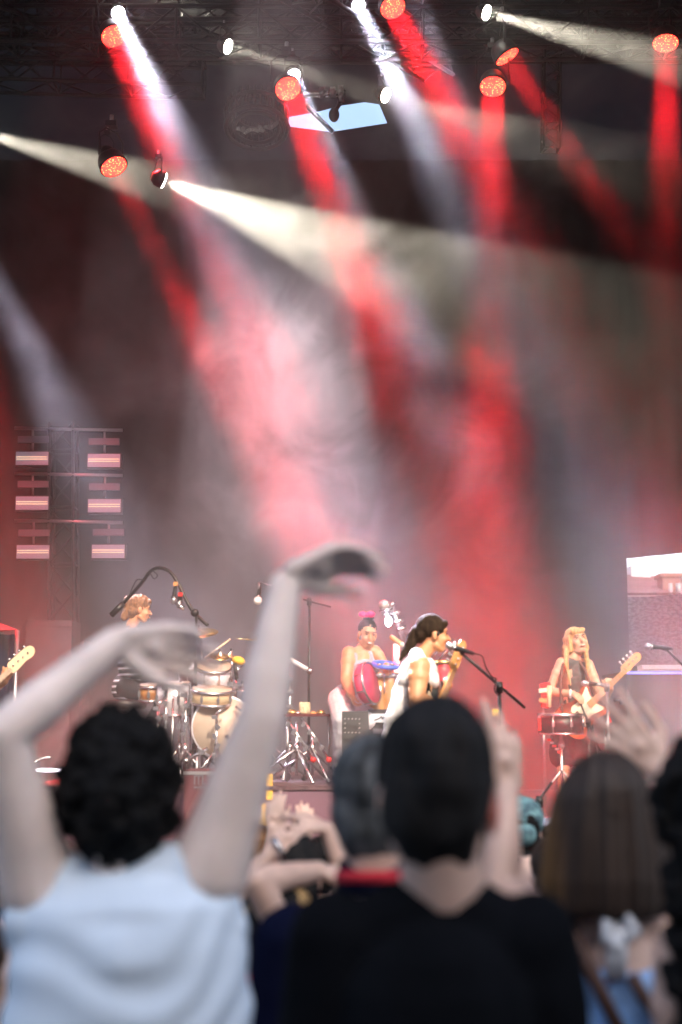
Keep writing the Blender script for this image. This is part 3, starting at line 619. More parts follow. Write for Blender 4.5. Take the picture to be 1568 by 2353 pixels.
# --- smaller people further forward in the crowd
def simple(label, hx, hy, Y, hair, body, top, yaw=0, pitch=0, k=1.0, sh=.15, arms=(), hairs=(), long=False, skin='skin', g='top', nbd=(0, 0), hats=None):
    F = Fig(label, (at(hx, hy, Y).x, Y, 0), GC); hc = at(hx, hy, Y); m = fm(yaw, pitch); nb = hc + Vector((nbd[0], -.02, -.165*k))
    head(F, hc, m, nb, k=k, nr=.046); sl_, sr_ = nb+Vector((-sh, 0, -.06)), nb+Vector((sh, 0, -.06)); pv = Vector((nb.x, nb.y, nb.z-.55)); pv.z = max(pv.z, .5)
    mt_, fw = torso(F, nb+Vector((0, 0, -.01)), sl_, sr_, pv, k=.95)
    for i in range(2):
        a_ = arms[i] if i < len(arms) else None; sh_ = (sl_, sr_)[i]
        if a_: e, w, hd, hn, sd, cu = a_
        else: e = sh_+Vector(((-.04, .04)[i], 0, -.29)); w = e+Vector((0, .12, -.22)); hd, hn, sd, cu = (0, .5, -1), ((1, 0, 0), (-1, 0, 0))[i], (1, -1)[i], (.3, .35, .4, .4)
        arm(F, sh_, e, w, k=.92); hand(F.m('body'), w, hd, hn, sd, cu, .08, .98, .6)
    legs(F, pv, mt_, 0, g='trousers', grow=.02, k=.95); F.bake('body', 'body', M[skin], .008); F.bake('trousers', 'trousers', M['navy'], .016); F.bake('shoes', 'shoe_pair', M['black'], .016)
    torso(F, nb+Vector((0, 0, -.02)), sl_, sr_, pv, k=.95, g='top', grow=.015); F.bake('top', 'top', M[top], .011)
    h = F.m('hair'); h.ell(hc+m@Vector((0, -.022, .045))*k, tuple(q*k for q in (.086, .10, .092)), m); h.ell(hc+m@Vector((0, -.05, -.03))*k, tuple(q*k for q in (.078, .06, .08)), m)
    if long: h.ell(hc+m@Vector((0, -.055, -.12))*k, (.085*k, .05*k, .10*k), m)
    for p, r in hairs: h.ell(p, r)
    F.bake('hair', 'hair', M[hair], .009, 2, wool(.006, 25)); return F, hc, nb
Y = 3.7
simple('short person with a blond bun and black top, arms stretched up clapping', 628, 2150, Y, 'hair_dark', 'skin', 'black',
       arms=((at(470, 2110, Y), at(468, 1925, Y+.05), (-.05, .2, 1), (1, .2, 0), 1, (.9, .9, .8, .8)), (at(590, 2025, Y-.15), at(735, 2000, Y+.05), (1, .2, -.1), (0, .2, -1), -1, (1.0, 1.0, 1.0, 1.0))),
       hairs=())
F0_ = [o for o in bpy.data.objects if o.get('label', '').startswith('short person with a blond bun')][0]
q = MB().ell(at(640, 2075, Y), (.085, .075, .05)).ell(at(600, 2105, Y-.05), (.05, .05, .05)).build('blond_bun', M['hair_blond'], F0_)
Y = 4.4
G_, hc, nb = simple('person holding both hands up in front, silver bracelet on one wrist, half hidden', 676, 2015, Y, 'hair_dark', 'skin', 'red_cloth',
       arms=((at(560, 2040, Y-.1), at(618, 1968, Y-.1), (.9, .2, .45), (0, 1, .1), 1, (.6, .6, .6, .6)), (at(812, 2060, Y), at(752, 1905, Y), (-.85, .1, .42), (-.1, .2, -1), 1, (.25, .35, .4, .5))))
MB().ring(at(640, 1950, Y-.1), (.9, .2, .45), .031, .008, 24).build('bracelet', M['chrome'], G_.root)
Y = 4.0; simple('person with short brown hair seen between the black t-shirt and the raised forearm', 1118, 2000, Y, 'hair_brown', 'skin', 'navy')
Y = 6.0; I_, hc, nb = simple('person with dark hair under a teal patterned bandana, close to the stage', 1198, 1912, Y, 'hair_dark', 'skin', 'char', long=True)
MB().ell(hc+Vector((0, -.012, .055)), (.095, .11, .095)).ell(hc+Vector((0, -.1, .0)), (.05, .035, .05)).build('bandana', M['cap_teal'], I_.root)
Y = 5.0; J_, hc, nb = simple('person with long brown hair at the front, holding a phone up', 1275, 2010, Y, 'hair_brown', 'skin_tan', 'red_cloth', long=True,
       arms=((at(1215, 2110, Y), at(1222, 2045, Y+.15), (.1, .3, 1), (0, 1, .1), 1, (.5, .6, .6, .6)),))
ph = empty('phone', at(1226, 2018, Y+.2), 'phone with a pale blue lit screen held up in the crowd', 'phone')
MB().box(at(1226, 2012, Y+.2), (.075, .010, .045), Matrix.Rotation(-.1, 3, 'Y')).build('case', M['plastic'], ph); MB().box(at(1226, 2012, Y+.193), (.068, .004, .037), Matrix.Rotation(-.1, 3, 'Y')).build('screen', mat('phone_screen', (.2, .4, .5), .3, em=(.35, .65, .75), es=.7), ph)
Y = 3.3; simple('person in a dark patterned top at the lower left corner, mostly cut off', -70, 2230, Y, 'hair_brown', 'skin', 'char')

simple('person with short fair hair far forward, one arm up, seen beside the raised bare arm', 588, 1968, 6.0, 'hair_honey', 'skin', 'white', arms=(None, (at(618, 2010, 5.9), at(628, 1905, 5.9), (.1, .1, 1), (0, 1, .1), -1, (.2, .2, .3, .5))))
simple('person with dark hair far forward, one open hand up, left of the grey-haired head', 738, 1990, 6.6, 'hair_dark', 'skin_tan', 'black', arms=((at(700, 2040, 6.5), at(706, 1925, 6.5), (-.1, .1, 1), (0, 1, .1), 1, (.15, .15, .2, .3)), None))
simple('person with brown hair and pink top far forward, between forearm and brown bob', 1232, 1985, 7.2, 'hair_brown', 'skin_tan', 'red_cloth')
simple('person with black hair and navy top far forward, behind the phone', 1262, 1940, 7.6, 'hair_dark', 'skin', 'navy')
simple('person with short grey hair far forward, low at far left', 112, 1985, 6.4, 'hair_grey', 'skin', 'navy')

# ------------------------------------------------------------------ stage gear helpers
def guitar(label, bc, tip, nrm, bodym, neckm, k=1.0, name='bass_guitar', pg='cream', headk=1.0):
    bc, tip = Vector(bc), Vector(tip); ux = (tip-bc).normalized(); nrm = Vector(nrm); nrm = (nrm-ux*nrm.dot(ux)).normalized(); vy = nrm.cross(ux); m = Matrix((ux, vy, nrm)).transposed()
    L = (tip-bc).length; rt = empty(name, bc, label, 'guitar'); O = lambda x, y, z=0: bc+m@Vector((x, y, z))
    out = [(-.20, 0), (-.195, .09), (-.16, .15), (-.10, .165), (-.03, .145), (.03, .12), (.09, .125), (.16, .15), (.235, .165), (.245, .145), (.20, .10), (.175, .055), (.17, .03), (.17, -.03), (.175, -.055), (.19, -.10), (.215, -.14), (.19, -.155), (.12, -.14), (.05, -.122), (-.02, -.14), (-.09, -.17), (-.15, -.155), (-.19, -.09)]
    out = [(x*k, y*k) for x, y in catmull(out, 4)]
    MB().prism(out, .04*k, m, O(0, 0, -.04*k)).build('body', M[bodym], rt)
    pgd = [(-.06, .02), (-.02, .09), (.06, .085), (.14, .11), (.20, .13), (.17, .06), (.16, -.03), (.18, -.10), (.14, -.10), (.06, -.075), (-.02, -.095), (-.10, -.12), (-.14, -.08), (-.09, -.045), (-.05, -.04)]
    MB().prism([(x*k, y*k) for x, y in catmull(pgd, 3)], .004, m, O(0, 0, .001)).build('pickguard', M[pg], rt)
    hl = .20*k*headk; e = L-hl
    nk = MB(); nk.add([O(.10*k, -.030*k, .002), O(.10*k, .030*k, .002), O(e, .021*k, .002), O(e, -.021*k, .002), O(.10*k, -.030*k, .018), O(.10*k, .030*k, .018), O(e, .021*k, .018), O(e, -.021*k, .018)], [(0, 1, 2, 3), (4, 7, 6, 5), (0, 4, 5, 1), (1, 5, 6, 2), (2, 6, 7, 3), (3, 7, 4, 0)], False)
    nk = nk.build('neck', M[neckm], rt)
    fr = MB()
    for i in range(12): x = e-(e-.12*k)*(1-.94**(i+1))*1.5; fr.tube([O(x, -.022*k, .019), O(x, .022*k, .019)], .0012, 4)
    fr.build('fret', M['steel'], nk)
    hd = [(0, -.02), (.03, -.03), (.07, -.028), (.12, -.02), (.17, -.025), (.205, -.01), (.215, .025), (.19, .05), (.12, .052), (.05, .05), (.015, .045), (0, .022)]
    hd = MB().prism([(e+x*k*headk, y*k*headk) for x, y in catmull(hd, 3)], .016, m, O(0, 0, -.002)).build('headstock', M[neckm], rt)
    for i in range(4):
        x = e+(.04+.042*i)*k*headk; MB().tube([O(x, .035*k, .0), O(x, .075*k, -.002)], .005).ell(O(x, .082*k, -.002), (.012, .012, .006), m, 8, 6).cyl(O(x, .015*k, .01), O(x, .015*k, .028), .007, n=10).build('tuning_peg', M['chrome'], hd)
    st_ = MB()
    for i in range(4): st_.tube([O(-.11*k, (-.021+.014*i)*k, .012), O(-.10*k, (-.021+.014*i)*k, .024), O(e+.02, (-.015+.010*i)*k, .022)], .0016, 4)
    st_.build('strings', M['steel'], rt)
    MB().box(O(-.13*k, 0, .008), (.05*k, .07*k, .014), m).build('bridge', M['chrome'], rt); MB().box(O(-.02*k, 0, .008), (.035*k, .075*k, .012), m).build('pickup', M['plastic'], rt)
    for x, y in ((-.12, -.10), (-.085, -.105), (-.05, -.10)): MB().cyl(O(x*k, y*k, .005), O(x*k, y*k, .02), .010*k, n=12).build('knob', M['chrome'], rt)
    return rt, O, m
def tripod(root, x, y, z0, h, r=.35, mt='blackmetal', n=3, a0=.4):
    MB().cyl((x, y, z0+.06), (x, y, h), .012).build('pole', M[mt], root)
    for k in range(n):
        a = a0+k*2*math.pi/n; MB().tube([(x, y, z0+.28), (x+r*math.cos(a), y+r*math.sin(a), z0+.02)], .010, 6).ell((x+r*math.cos(a), y+r*math.sin(a), z0+.018), (.02, .02, .015), None, 8, 6).build('leg', M[mt], root)
    MB().cyl((x, y, z0+.24), (x, y, z0+.32), .022).build('collar', M[mt], root)
def mic(root, p, q, r=.026, hm='steel'):
    p, q = Vector(p), Vector(q); d = (q-p).normalized()
    b = MB().lathe(p+d*.035, d, [(0, .019), (.02, .02), (.06, .016), ((q-p).length-.06, .012), ((q-p).length-.035, .011)], 14).build('microphone', M['plastic'], root)
    MB().ell(p+d*.012, (r, r, r*1.2), frame(d)).build('grille', M[hm], b); MB().lathe(p+d*.03, d, [(0, r*1.02), (.01, r*1.02)], 14).build('ring', M['chrome'], b)
    return b
def mic_stand(label, base, head_, tail, mp, mq, z0=DK, joint=None, mt='blackmetal', cable=None, group='microphone stands on the stage', r=.32):
    "joint: point where boom meets pole"
    j = Vector(joint); rt = empty('microphone_stand', (j.x, j.y, z0), label, 'microphone stand', group)
    tripod(rt, j.x, j.y, z0, j.z, r, mt)
    MB().cyl(head_, tail, .009).build('boom', M[mt], rt); MB().cyl(j-Vector((0, 0, .04)), j+Vector((0, 0, .03)), .022).cyl(j+Vector((0, -.03, .0)), j+Vector((0, .03, 0)), .018).build('clutch', M[mt], rt)
    if mp is not None: mic(rt, mp, mq); MB().cyl(Vector(head_), Vector(mp)+(Vector(mq)-Vector(mp))*.5, .014).build('clip', M[mt], rt)
    if cable: MB().tube(catmull(cable, 5, False), .005, 6).build('cable', M['plastic'], rt)
    return rt

# ------------------------------------------------------------------ the singer with the bass
Y = 9.2; base = at(965, 1994, Y); base.z = DK
s_ = Fig('singer with a dark ponytail and loose white sleeveless shirt, playing bass at the microphone', base, GB)
hc = at(997, 1458, Y); m = fm(-82, -2); nb = at(957, 1503, Y)
head(s_, hc, m, at(966, 1510, Y), nr=.048, k=.98)
sR_, sL_ = at(960, 1526, Y-.17), at(975, 1522, Y+.17); pv = at(955, 1700, Y)
mt_, fw = torso(s_, nb, sL_, sR_, pv, waist=.78, depth=.11, yaw=0)
eR, wR = at(958, 1604, Y-.24), at(1018, 1634, Y-.16); eL, wL = at(1008, 1610, Y+.22), at(1024, 1588, Y+.05)
arm(s_, at(965, 1530, Y-.18), eR, wR, fat=1.32); arm(s_, sL_, eL, wL, k=.95)
hand(s_.m('body'), wR, (.9, .05, -.35), (-.2, .3, -1), -1, (.5, .5, .5, .5), .06, .95)
hand(s_.m('body'), wL, (.35, -.5, .6), (-.8, -.4, .2), 1, (.9, 1.0, 1.0, 1.0), .05, .9)
legs(s_, pv, mt_, DK, g='legs', grow=.0); s_.bake('body', 'body', M['skin_tan'], .006); s_.bake('legs', 'trousers', M['black'], .012); s_.bake('shoes', 'shoe_pair', M['black'], .012)
u_ = s_.m('under'); torso(s_, nb+Vector((0, 0, -.05)), sL_+Vector((0, -.03, -.02)), sR_+Vector((0, .03, -.02)), pv, waist=.78, depth=.11, g='under', grow=.008); s_.bake('under', 'undershirt', M['char'], .008)
t_ = s_.m('shirt')
t_.cap(at(957, 1508, Y-.10), at(967, 1507, Y+.10), .052); t_.cap(at(948, 1520, Y-.13), at(930, 1560, Y-.10), .035, .05); t_.cap(at(975, 1518, Y-.12), at(992, 1560, Y-.09), .028, .04)
t_.ell(at(990, 1562, Y), (.055, .15, .075)); t_.ell(at(980, 1540, Y), (.07, .14, .08)); t_.ell(at(940, 1545, Y), (.06, .15, .10)); t_.cap(at(928, 1570, Y-.06), at(912, 1640, Y-.05), .055, .06); t_.cap(at(928, 1570, Y+.06), at(912, 1640, Y+.05), .055, .06)
t_.cap(at(985, 1590, Y+.05), at(965, 1650, Y+.05), .06, .08); t_.ell(at(930, 1650, Y), (.13, .15, .09)); t_.ell(at(935, 1690, Y), (.15, .16, .10)); t_.ell(at(940, 1730, Y), (.16, .17, .09)); t_.cap(at(905, 1650, Y-.08), at(893, 1690, Y-.08), .06, .05)
s_.bake('shirt', 'white_shirt', M['singer_white'], .007, 3, wool(.010, 14))
h_ = s_.m('hair'); h_.ell(hc+m@Vector((0, -.02, .048)), (.083, .103, .088), m); h_.ell(hc+m@Vector((0, .055, .072)), (.06, .04, .03), m); h_.ell(hc+m@Vector((0, -.09, .0)), (.055, .045, .06), m)
pl = [at(957, 1450, Y), at(948, 1470, Y-.01), at(938, 1488, Y-.02), at(928, 1502, Y-.03), at(919, 1516, Y-.03)]
for i in range(4): h_.cap(pl[i], pl[i+1], (.042, .038, .03, .022)[i], (.038, .03, .022, .010)[i])
s_.bake('hair', 'hair', mat('hair_dark_brown', (.018, .011, .008), .85, col2=(.034, .022, .014), vs=20, stretch=(3, 3, .6), spec=.12), .007, 2, wool(.006, 24))
MB().ell(hc+m@Vector((.082, .012, .0)), (.010, .015, .015)).build('earpiece', M['plastic'], s_.root)
G1, O, gm = guitar('bass guitar with a pale maple neck held upright by the singer', at(985, 1668, Y-.12), at(1066, 1479, Y-.03), (.75, -.66, .1), 'black', 'maple', .95)
# vocal microphone
mic_stand('black boom microphone stand in front of the singer', None, at(1064, 1503, 9.0), at(1206, 1626, 9.3), at(1031, 1484, 8.95), at(1090, 1502, 9.0), joint=at(1148, 1578, 9.16),
          cable=[at(1090, 1502, 9.0), at(1108, 1508, 9.0), at(1118, 1535, 9.0), at(1132, 1556, 9.05), at(1140, 1560, 9.1), at(1137, 1585, 9.1), at(1147, 1600, 9.15)])
MB().box(at(1139, 1637, 9.15), (.04, .03, .045)).build('yellow_tag', M['yellow'], [o for o in bpy.data.objects if o.get('label', '').startswith('black boom microphone stand in front')][0])

# ------------------------------------------------------------------ the blond bass player
Y = 12.5; base = at(1318, 1904, Y); base.z = DK
s_ = Fig('musician with long straight blond hair and a charcoal tank top playing the sunburst bass', base, GB)
hc = at(1325, 1473, Y); m = fm(-164, 12, 8); nb = at(1318, 1513, Y); 
head(s_, hc, m, nb, nr=.045, k=1.06)
sR_, sL_ = at(1291, 1524, Y-.05), at(1352, 1527, Y+.08); pv = at(1315, 1650, Y)
mt_, fw = torso(s_, nb+Vector((0, 0, -.01)), sR_, sL_, pv, waist=.78, depth=.10)
eR, wR = at(1262, 1590, Y-.06), at(1318, 1594, Y-.22); eL, wL = at(1385, 1610, Y+.02), at(1404, 1584, Y-.14)
arm(s_, sR_, eR, wR, fat=.98); arm(s_, sL_, eL, wL, k=.93)
hand(s_.m('body'), wR, (.75, -.1, -.6), (0, .6, -.5), 1, (.6, .6, .6, .6), .06, .95); hand(s_.m('body'), wL, (-.2, -.25, .9), (-.2, .9, .1), 1, (1, 1, 1, 1), .05, .9)
legs(s_, pv, mt_, DK, g='body', shoe='shoes'); s_.bake('body', 'body', mat('skin_light', (.58, .34, .23), .5, var=.06, sss=.08), .006); s_.bake('shoes', 'shoe_pair', M['black'], .012)
torso(s_, nb+Vector((0, 0, -.035)), sR_+Vector((.03, 0, -.005)), sL_+Vector((-.03, 0, -.005)), pv, waist=.80, depth=.10, g='top', grow=.012); s_.bake('top', 'tank_top', M['char'], .008, 3, wool(.006, 18))
sk_ = s_.m('skirt'); sk_.ell(pv+Vector((0, 0, -.02)), (.18, .13, .12)); sk_.cap(pv+Vector((-.07, 0, -.05)), pv+Vector((-.09, 0, -.32)), .11, .12); sk_.cap(pv+Vector((.07, 0, -.05)), pv+Vector((.09, 0, -.32)), .11, .12); s_.bake('skirt', 'skirt', M['black'], .010, 3, wool(.006, 14))
h_ = s_.m('hair'); h_.ell(hc+m@Vector((0, -.022, .045)), (.086, .104, .088), m); h_.cap(hc+m@Vector((-.05, .068, .078)), hc+m@Vector((.05, .068, .078)), .022)
for sx in (-1, 1):
    for j in range(3): h_.cap(hc+m@Vector((sx*(.070+.008*j), .02-.03*j, .04)), hc+m@Vector((sx*(.078), .01-.03*j, -.08)), .020, .022)
h_.ell(hc+m@Vector((0, .062, .066)), (.066, .032, .026), m); h_.cap(at(1302, 1492, Y-.02), at(1301, 1525, Y-.11), .024, .020); h_.cap(at(1301, 1525, Y-.11), at(1312, 1575, Y-.14), .020, .008); h_.cap(at(1346, 1492, Y-.0), at(1351, 1530, Y-.09), .024, .021); h_.cap(at(1351, 1530, Y-.09), at(1347, 1582, Y-.14), .021, .008)
h_.cap(at(1300, 1490, Y+.02), at(1300, 1525, Y+.08), .035, .03); h_.ell(hc+m@Vector((0, -.06, -.06)), (.08, .045, .08), m)
s_.bake('hair', 'hair', M['hair_blond'], .007, 2, wool(.004, 40)); MB().ring(at(1311, 1594, Y-.20), (1, -.2, -.05), .031, .010, 20).build('wristband', M['white'], s_.root)
G2, O, gm = guitar('sunburst bass guitar with a cream pickguard and an orange maple neck pointing up right', at(1334, 1640, Y-.20), at(1471, 1508, Y-.24), (.05, -1, .15), 'sunburst', 'maple', 1.0)
MB().tube([O(-.19, .02, .01), at(1288, 1560, Y-.16), at(1296, 1515, Y-.07), at(1318, 1506, Y+.07), at(1345, 1540, Y-.13), at(1368, 1605, Y-.2)], .014).build('strap', M['strap'], G2)

# timbale on a stand before her
Y = 11.8; dr = empty('timbale', at(1289, 1900, Y), 'black timbale with chrome rim and cream head beside the blond bass player', 'drum')
dr.location.z = DK; dx = at(1289, 1665, Y); r = .178; zt = at(1289, 1645, Y).z; zb = at(1289, 1684, Y).z
MB().lathe((dx.x, Y, zb), (0, 0, 1), [(0, r), (zt-zb, r)], 32).build('shell', M['plastic'], dr); MB().lathe((dx.x, Y, zt), (0, 0, 1), [(-.012, r+.012), (.020, r+.012), (.020, r-.004)], 32).build('rim', M['chrome'], dr)
MB().lathe((dx.x, Y, zt+.002), (0, 0, 1), [(0, r-.006), (.020, r-.005)], 32).build('drumhead', M['tan_head'], dr); MB().lathe((dx.x, Y, zb-.016), (0, 0, 1), [(0, r+.008), (.016, r+.008)], 32).build('lower_rim', M['chrome'], dr)
for k in range(8):
    a = k*math.pi/4+.3; e = Vector((math.cos(a), math.sin(a), 0))*(r+.012); p = Vector((dx.x, Y, zb))+e
    MB().cyl(p, p+Vector((0, 0, zt-zb)), .006, n=8).box(p+Vector((0, 0, (zt-zb)*.5)), (.022, .022, .04)).build('lug', M['chrome'], dr)
MB().box((dx.x-r-.006, Y-.06, (zt+zb)/2), (.02, .05, .10)).build('red_reflection', M['red'], dr)  # red box standing for the red reflection on the shell's left
MB().cyl((dx.x, Y, zb-.02), (dx.x, Y, DK+.1), .014).ell((dx.x, Y, zb-.10), (.03, .03, .04)).build('pole', M['chrome'], dr)
for k in range(3):
    a = .5+k*2.09; MB().tube([(dx.x, Y, zb-.30), (dx.x+.2*math.cos(a), Y+.2*math.sin(a), DK+.3), (dx.x+.30*math.cos(a), Y+.30*math.sin(a), DK+.015)], .010, 6).build('leg', M['steel'], dr)
for k in range(5): p = at(1262+k*6, 1700+k*7, Y-.02); MB().box(p, (.03, .03, .018)).build('clamp', M['chrome' if k % 2 else 'red'], dr)
# small red bongo rack left of her
rk = empty('bongo_rack', at(1254, 1880, 12.3), 'small rack of red and white wood blocks left of the timbale', 'percussion rack'); rk.location.z = DK
MB().cyl((rk.location.x, 12.3, DK), (rk.location.x, 12.3, at(1250, 1570, 12.3).z), .012).build('pole', M['steel'], rk)
for k, (mt1, w) in enumerate((('red', .09), ('cream', .11), ('red', .07), ('maple', .10), ('red', .06))): MB().box(at(1253, 1574+k*12, 12.28), (w, .06, .035), Matrix.Rotation(.1*k-.2, 3, 'Y')).build('wood_block', M[mt1], rk)
MB().cyl(at(1263, 1575, 12.25), at(1262, 1625, 12.25), .02).build('tube', M['pale_maple'], rk)
# drum microphone on its short stand in front of her and the chrome hardware
mic_stand('black drum microphone stand before the blond bass player, its boom lying level', None, at(1393, 1575, 11.9), at(1340, 1570, 11.9), at(1341, 1570, 11.88), at(1386, 1573, 11.9), joint=at(1395, 1578, 11.9), mt='steel', r=.3)
mic_stand('low black boom stand leaning right beside the timbale', None, at(1335, 1618, 11.6), at(1378, 1724, 11.7), None, None, joint=at(1352, 1660, 11.64), r=.25)
mic_stand('black microphone stand on the right, over the keyboard riser', None, at(1532, 1492, 11), at(1600, 1560, 11.1), at(1487, 1485, 10.95), at(1545, 1490, 11), joint=at(1590, 1550, 11.1))
hw = empty('cymbal_stand', at(1396, 1880, 12.9), 'chrome hardware stand with red clamps right of the blond bass player', 'stand'); hw.location.z = DK
tripod(hw, hw.location.x, 12.9, DK, at(1396, 1610, 12.9).z, .3, 'chrome')
for k, mt1 in enumerate(('chrome', 'plastic', 'chrome', 'red', 'chrome', 'red')): MB().box(at(1394+5*(k % 2), 1615+k*13, 12.86), (.05, .05, .035), Matrix.Rotation(.4*k, 3, 'Y')).build('clamp', M[mt1], hw)
MB().tube([at(1410, 1608, 12.85), at(1424, 1606, 12.85), at(1428, 1618, 12.85)], .02).build('hook', M['plastic'], hw)

# keyboard riser with the blue strip
kr = empty('keyboard_riser', at(1560, 1880, 14), 'dark keyboard riser on the right with a glowing blue strip along its top', 'riser'); kr.location.z = DK
x0, x1 = at(1441, 1600, 14).x, at(1700, 1600, 14).x; zt = at(1500, 1545, 14).z
MB().box(*bx((x0, 14, DK+.001), (x1, 15.2, zt-.02))).build('cabinet', M['plastic'], kr); MB().box(*bx((x0-.02, 13.98, zt-.019), (x1+.02, 15.22, zt+.012))).build('top', M['blackmetal'], kr)
MB().box(*bx((x0-.02, 13.955, zt-.016), (x1, 13.978, zt+.006))).build('blue_strip', M['led'], kr)
for z in (.30, .55): MB().box(*bx((x0+.01, 13.96, DK+z), (x1, 13.998, DK+z+.03))).build('shelf_edge', mat('shelf_edge%d' % int(z*100), (.12, .08, .09), .4), kr)
for k in range(4): MB().box((x0+.55+.04*(k % 2), 13.97, DK+.42-.1*(k//2)), (.04, .02, .03)).build('blue_light', M['led'], kr)
MB().box((x0-.25, 13.9, DK+.33), (.035, .03, .25)).build('meter', M['strobe'], kr)
kb = empty('keyboard', at(1600, 1530, 14.4), 'slim keyboard lying on the dark riser at right', 'keyboard')
MB().box(*bx((x0+.15, 14.2, zt+.014), (x1-.1, 14.5, zt+.075))).build('case', M['steel'], kb); MB().box(*bx((x0+.2, 14.19, zt+.04), (x1-.2, 14.33, zt+.082))).build('keys', M['white'], kb)

# ------------------------------------------------------------------ drum riser
RZ = 1.28
rs = empty('drum_riser', at(500, 1790, 12.6), 'low carpeted riser under the drum kit, a yellow disc on its purple front', 'riser'); rs.location.z = DK
rx0, rx1 = at(60, 1800, 11.3).x, at(905, 1800, 11.3).x
MB().box(*bx((rx0, 11.3, DK+.001), (rx1, 14.8, RZ-.03))).build('front', mat('riser_front', (.16, .08, .12), .8), rs)
MB().box(*bx((rx0-.02, 11.28, RZ-.029), (rx1+.02, 14.82, RZ))).build('carpet', mat('riser_carpet', (.09, .05, .06), .95, var=.4, vs=18), rs)
p = at(612, 1872, 11.29); MB().lathe((p.x, 11.297, p.z), (0, -1, 0), [(0, .085), (.006, .085)], 32).build('yellow_disc', M['yellow'], rs)
p = at(620, 1808, 11.29); MB().box((p.x, 11.295, p.z), (.05, .008, .20)).build('yellow_bar', M['yellow'], rs)

# ------------------------------------------------------------------ percussionist
Y = 12.1; base = at(815, 1800, Y); base.z = RZ
s_ = Fig('percussionist in a grey strappy jumpsuit with a pink ribbon in the hair', base, GB)
hc = at(845, 1457, Y); m = fm(-165, -12, -4); nb = at(832, 1494, Y+.03)
head(s_, hc, m, nb, nr=.047, k=1.02)
sR_, sL_ = at(803, 1502, Y-.02), at(862, 1497, Y+.05); pv = at(808, 1606, Y+.05)
mt_, fw = torso(s_, nb, sR_, sL_, pv, waist=.92, depth=.12)
eR, wR = at(796, 1562, Y-.12), at(808, 1596, Y-.26); eL, wL = at(886, 1532, Y-.02), at(884, 1531, Y-.22)
arm(s_, sR_, eR, wR, fat=1.25); arm(s_, sL_, at(884, 1528, Y+.02), at(889, 1530, Y-.2), fat=1.05)
hand(s_.m('body'), wR, (.25, -.35, -1), (1, 0, .1), 1, (.6, .7, .7, .7), .06, .95); hand(s_.m('body'), at(889, 1530, Y-.2), (0, -.8, -.2), (0, .2, -1), 1, (.5, .6, .6, .6), .06, .9)
legs(s_, pv, mt_, RZ, g='leg', grow=.03, shoe='shoes', knees=[at(790, 1655, Y-.25), at(845, 1655, Y-.25)]); s_.m('leg').ell(pv, (.19, .16, .14)); s_.m('leg').cap(at(785, 1610, Y), at(790, 1655, Y-.22), .12, .10); s_.m('leg').cap(at(828, 1612, Y), at(845, 1655, Y-.22), .12, .10)
s_.bake('body', 'body', M['skin_tan'], .006); s_.bake('leg', 'trousers', M['grey_light'], .010, 3, wool(.008, 14)); s_.bake('shoes', 'shoe_pair', M['black'], .012)
j_ = s_.m('jump'); mid = at(835, 1545, Y); j_.ell(at(836, 1538, Y), (.135, .13, .11)); j_.ell(at(826, 1570, Y+.02), (.14, .135, .13)); j_.ell(at(815, 1592, Y+.04), (.175, .15, .09)); j_.cap(at(826, 1533, Y-.07), at(817, 1504, Y-.05), .022, .018); j_.cap(at(857, 1533, Y-.06), at(851, 1500, Y-.02), .022, .018); j_.cap(at(817, 1504, Y-.05), at(812, 1500, Y+.05), .018); j_.cap(at(851, 1500, Y-.02), at(853, 1500, Y+.07), .018); j_.cap(at(815, 1501, Y+.08), at(820, 1540, Y+.12), .03, .05)
s_.bake('jump', 'jumpsuit_top', M['grey_cloth'], .007, 3, wool(.009, 20))
h_ = s_.m('hair'); h_.ell(hc+m@Vector((0, -.025, .048)), (.080, .098, .082), m); h_.ell(hc+m@Vector((0, -.03, .135)), (.05, .05, .035), m); s_.bake('hair', 'hair', M['hair_dark'], .007, 2, wool(.004, 40))
MB().ell(at(834, 1412, Y-.08), (.035, .03, .026)).ell(at(852, 1412, Y-.08), (.038, .03, .028)).ell(at(843, 1414, Y-.09), (.016, .02, .018)).build('ribbon', M['pink'], s_.root)
MB().ring(hc+m@Vector((.078, .0, -.05)), (1, .3, 0), .016, .003, 16).build('earring', M['brass'], s_.root)
# her crimson frame drum / bag
cb = empty('frame_drum', at(840, 1573, Y-.35), 'crimson skinned frame drum propped on its edge before the percussionist', 'drum')
ax_ = Vector((.88, -.42, .20)).normalized(); cc = at(840, 1573, Y-.35)
MB().lathe(cc-Vector((ax_.x, ax_.y, ax_.z))*.05, ax_, [(0, .02), (.004, .10), (.02, .15), (.04, .17), (.10, .172)], 36).build('skin', M['crimson'], cb); MB().ring(cc+ax_*.055, ax_, .172, .010, 36).build('rim', M['chrome'], cb)
for k in range(8):
    a = k*math.pi/4; f_ = frame(ax_); e = f_@Vector((math.cos(a), math.sin(a), 0)); MB().cyl(cc+e*.178-ax_*.01, cc+e*.178+ax_*.055, .006, n=6).build('lug', M['chrome'], cb)
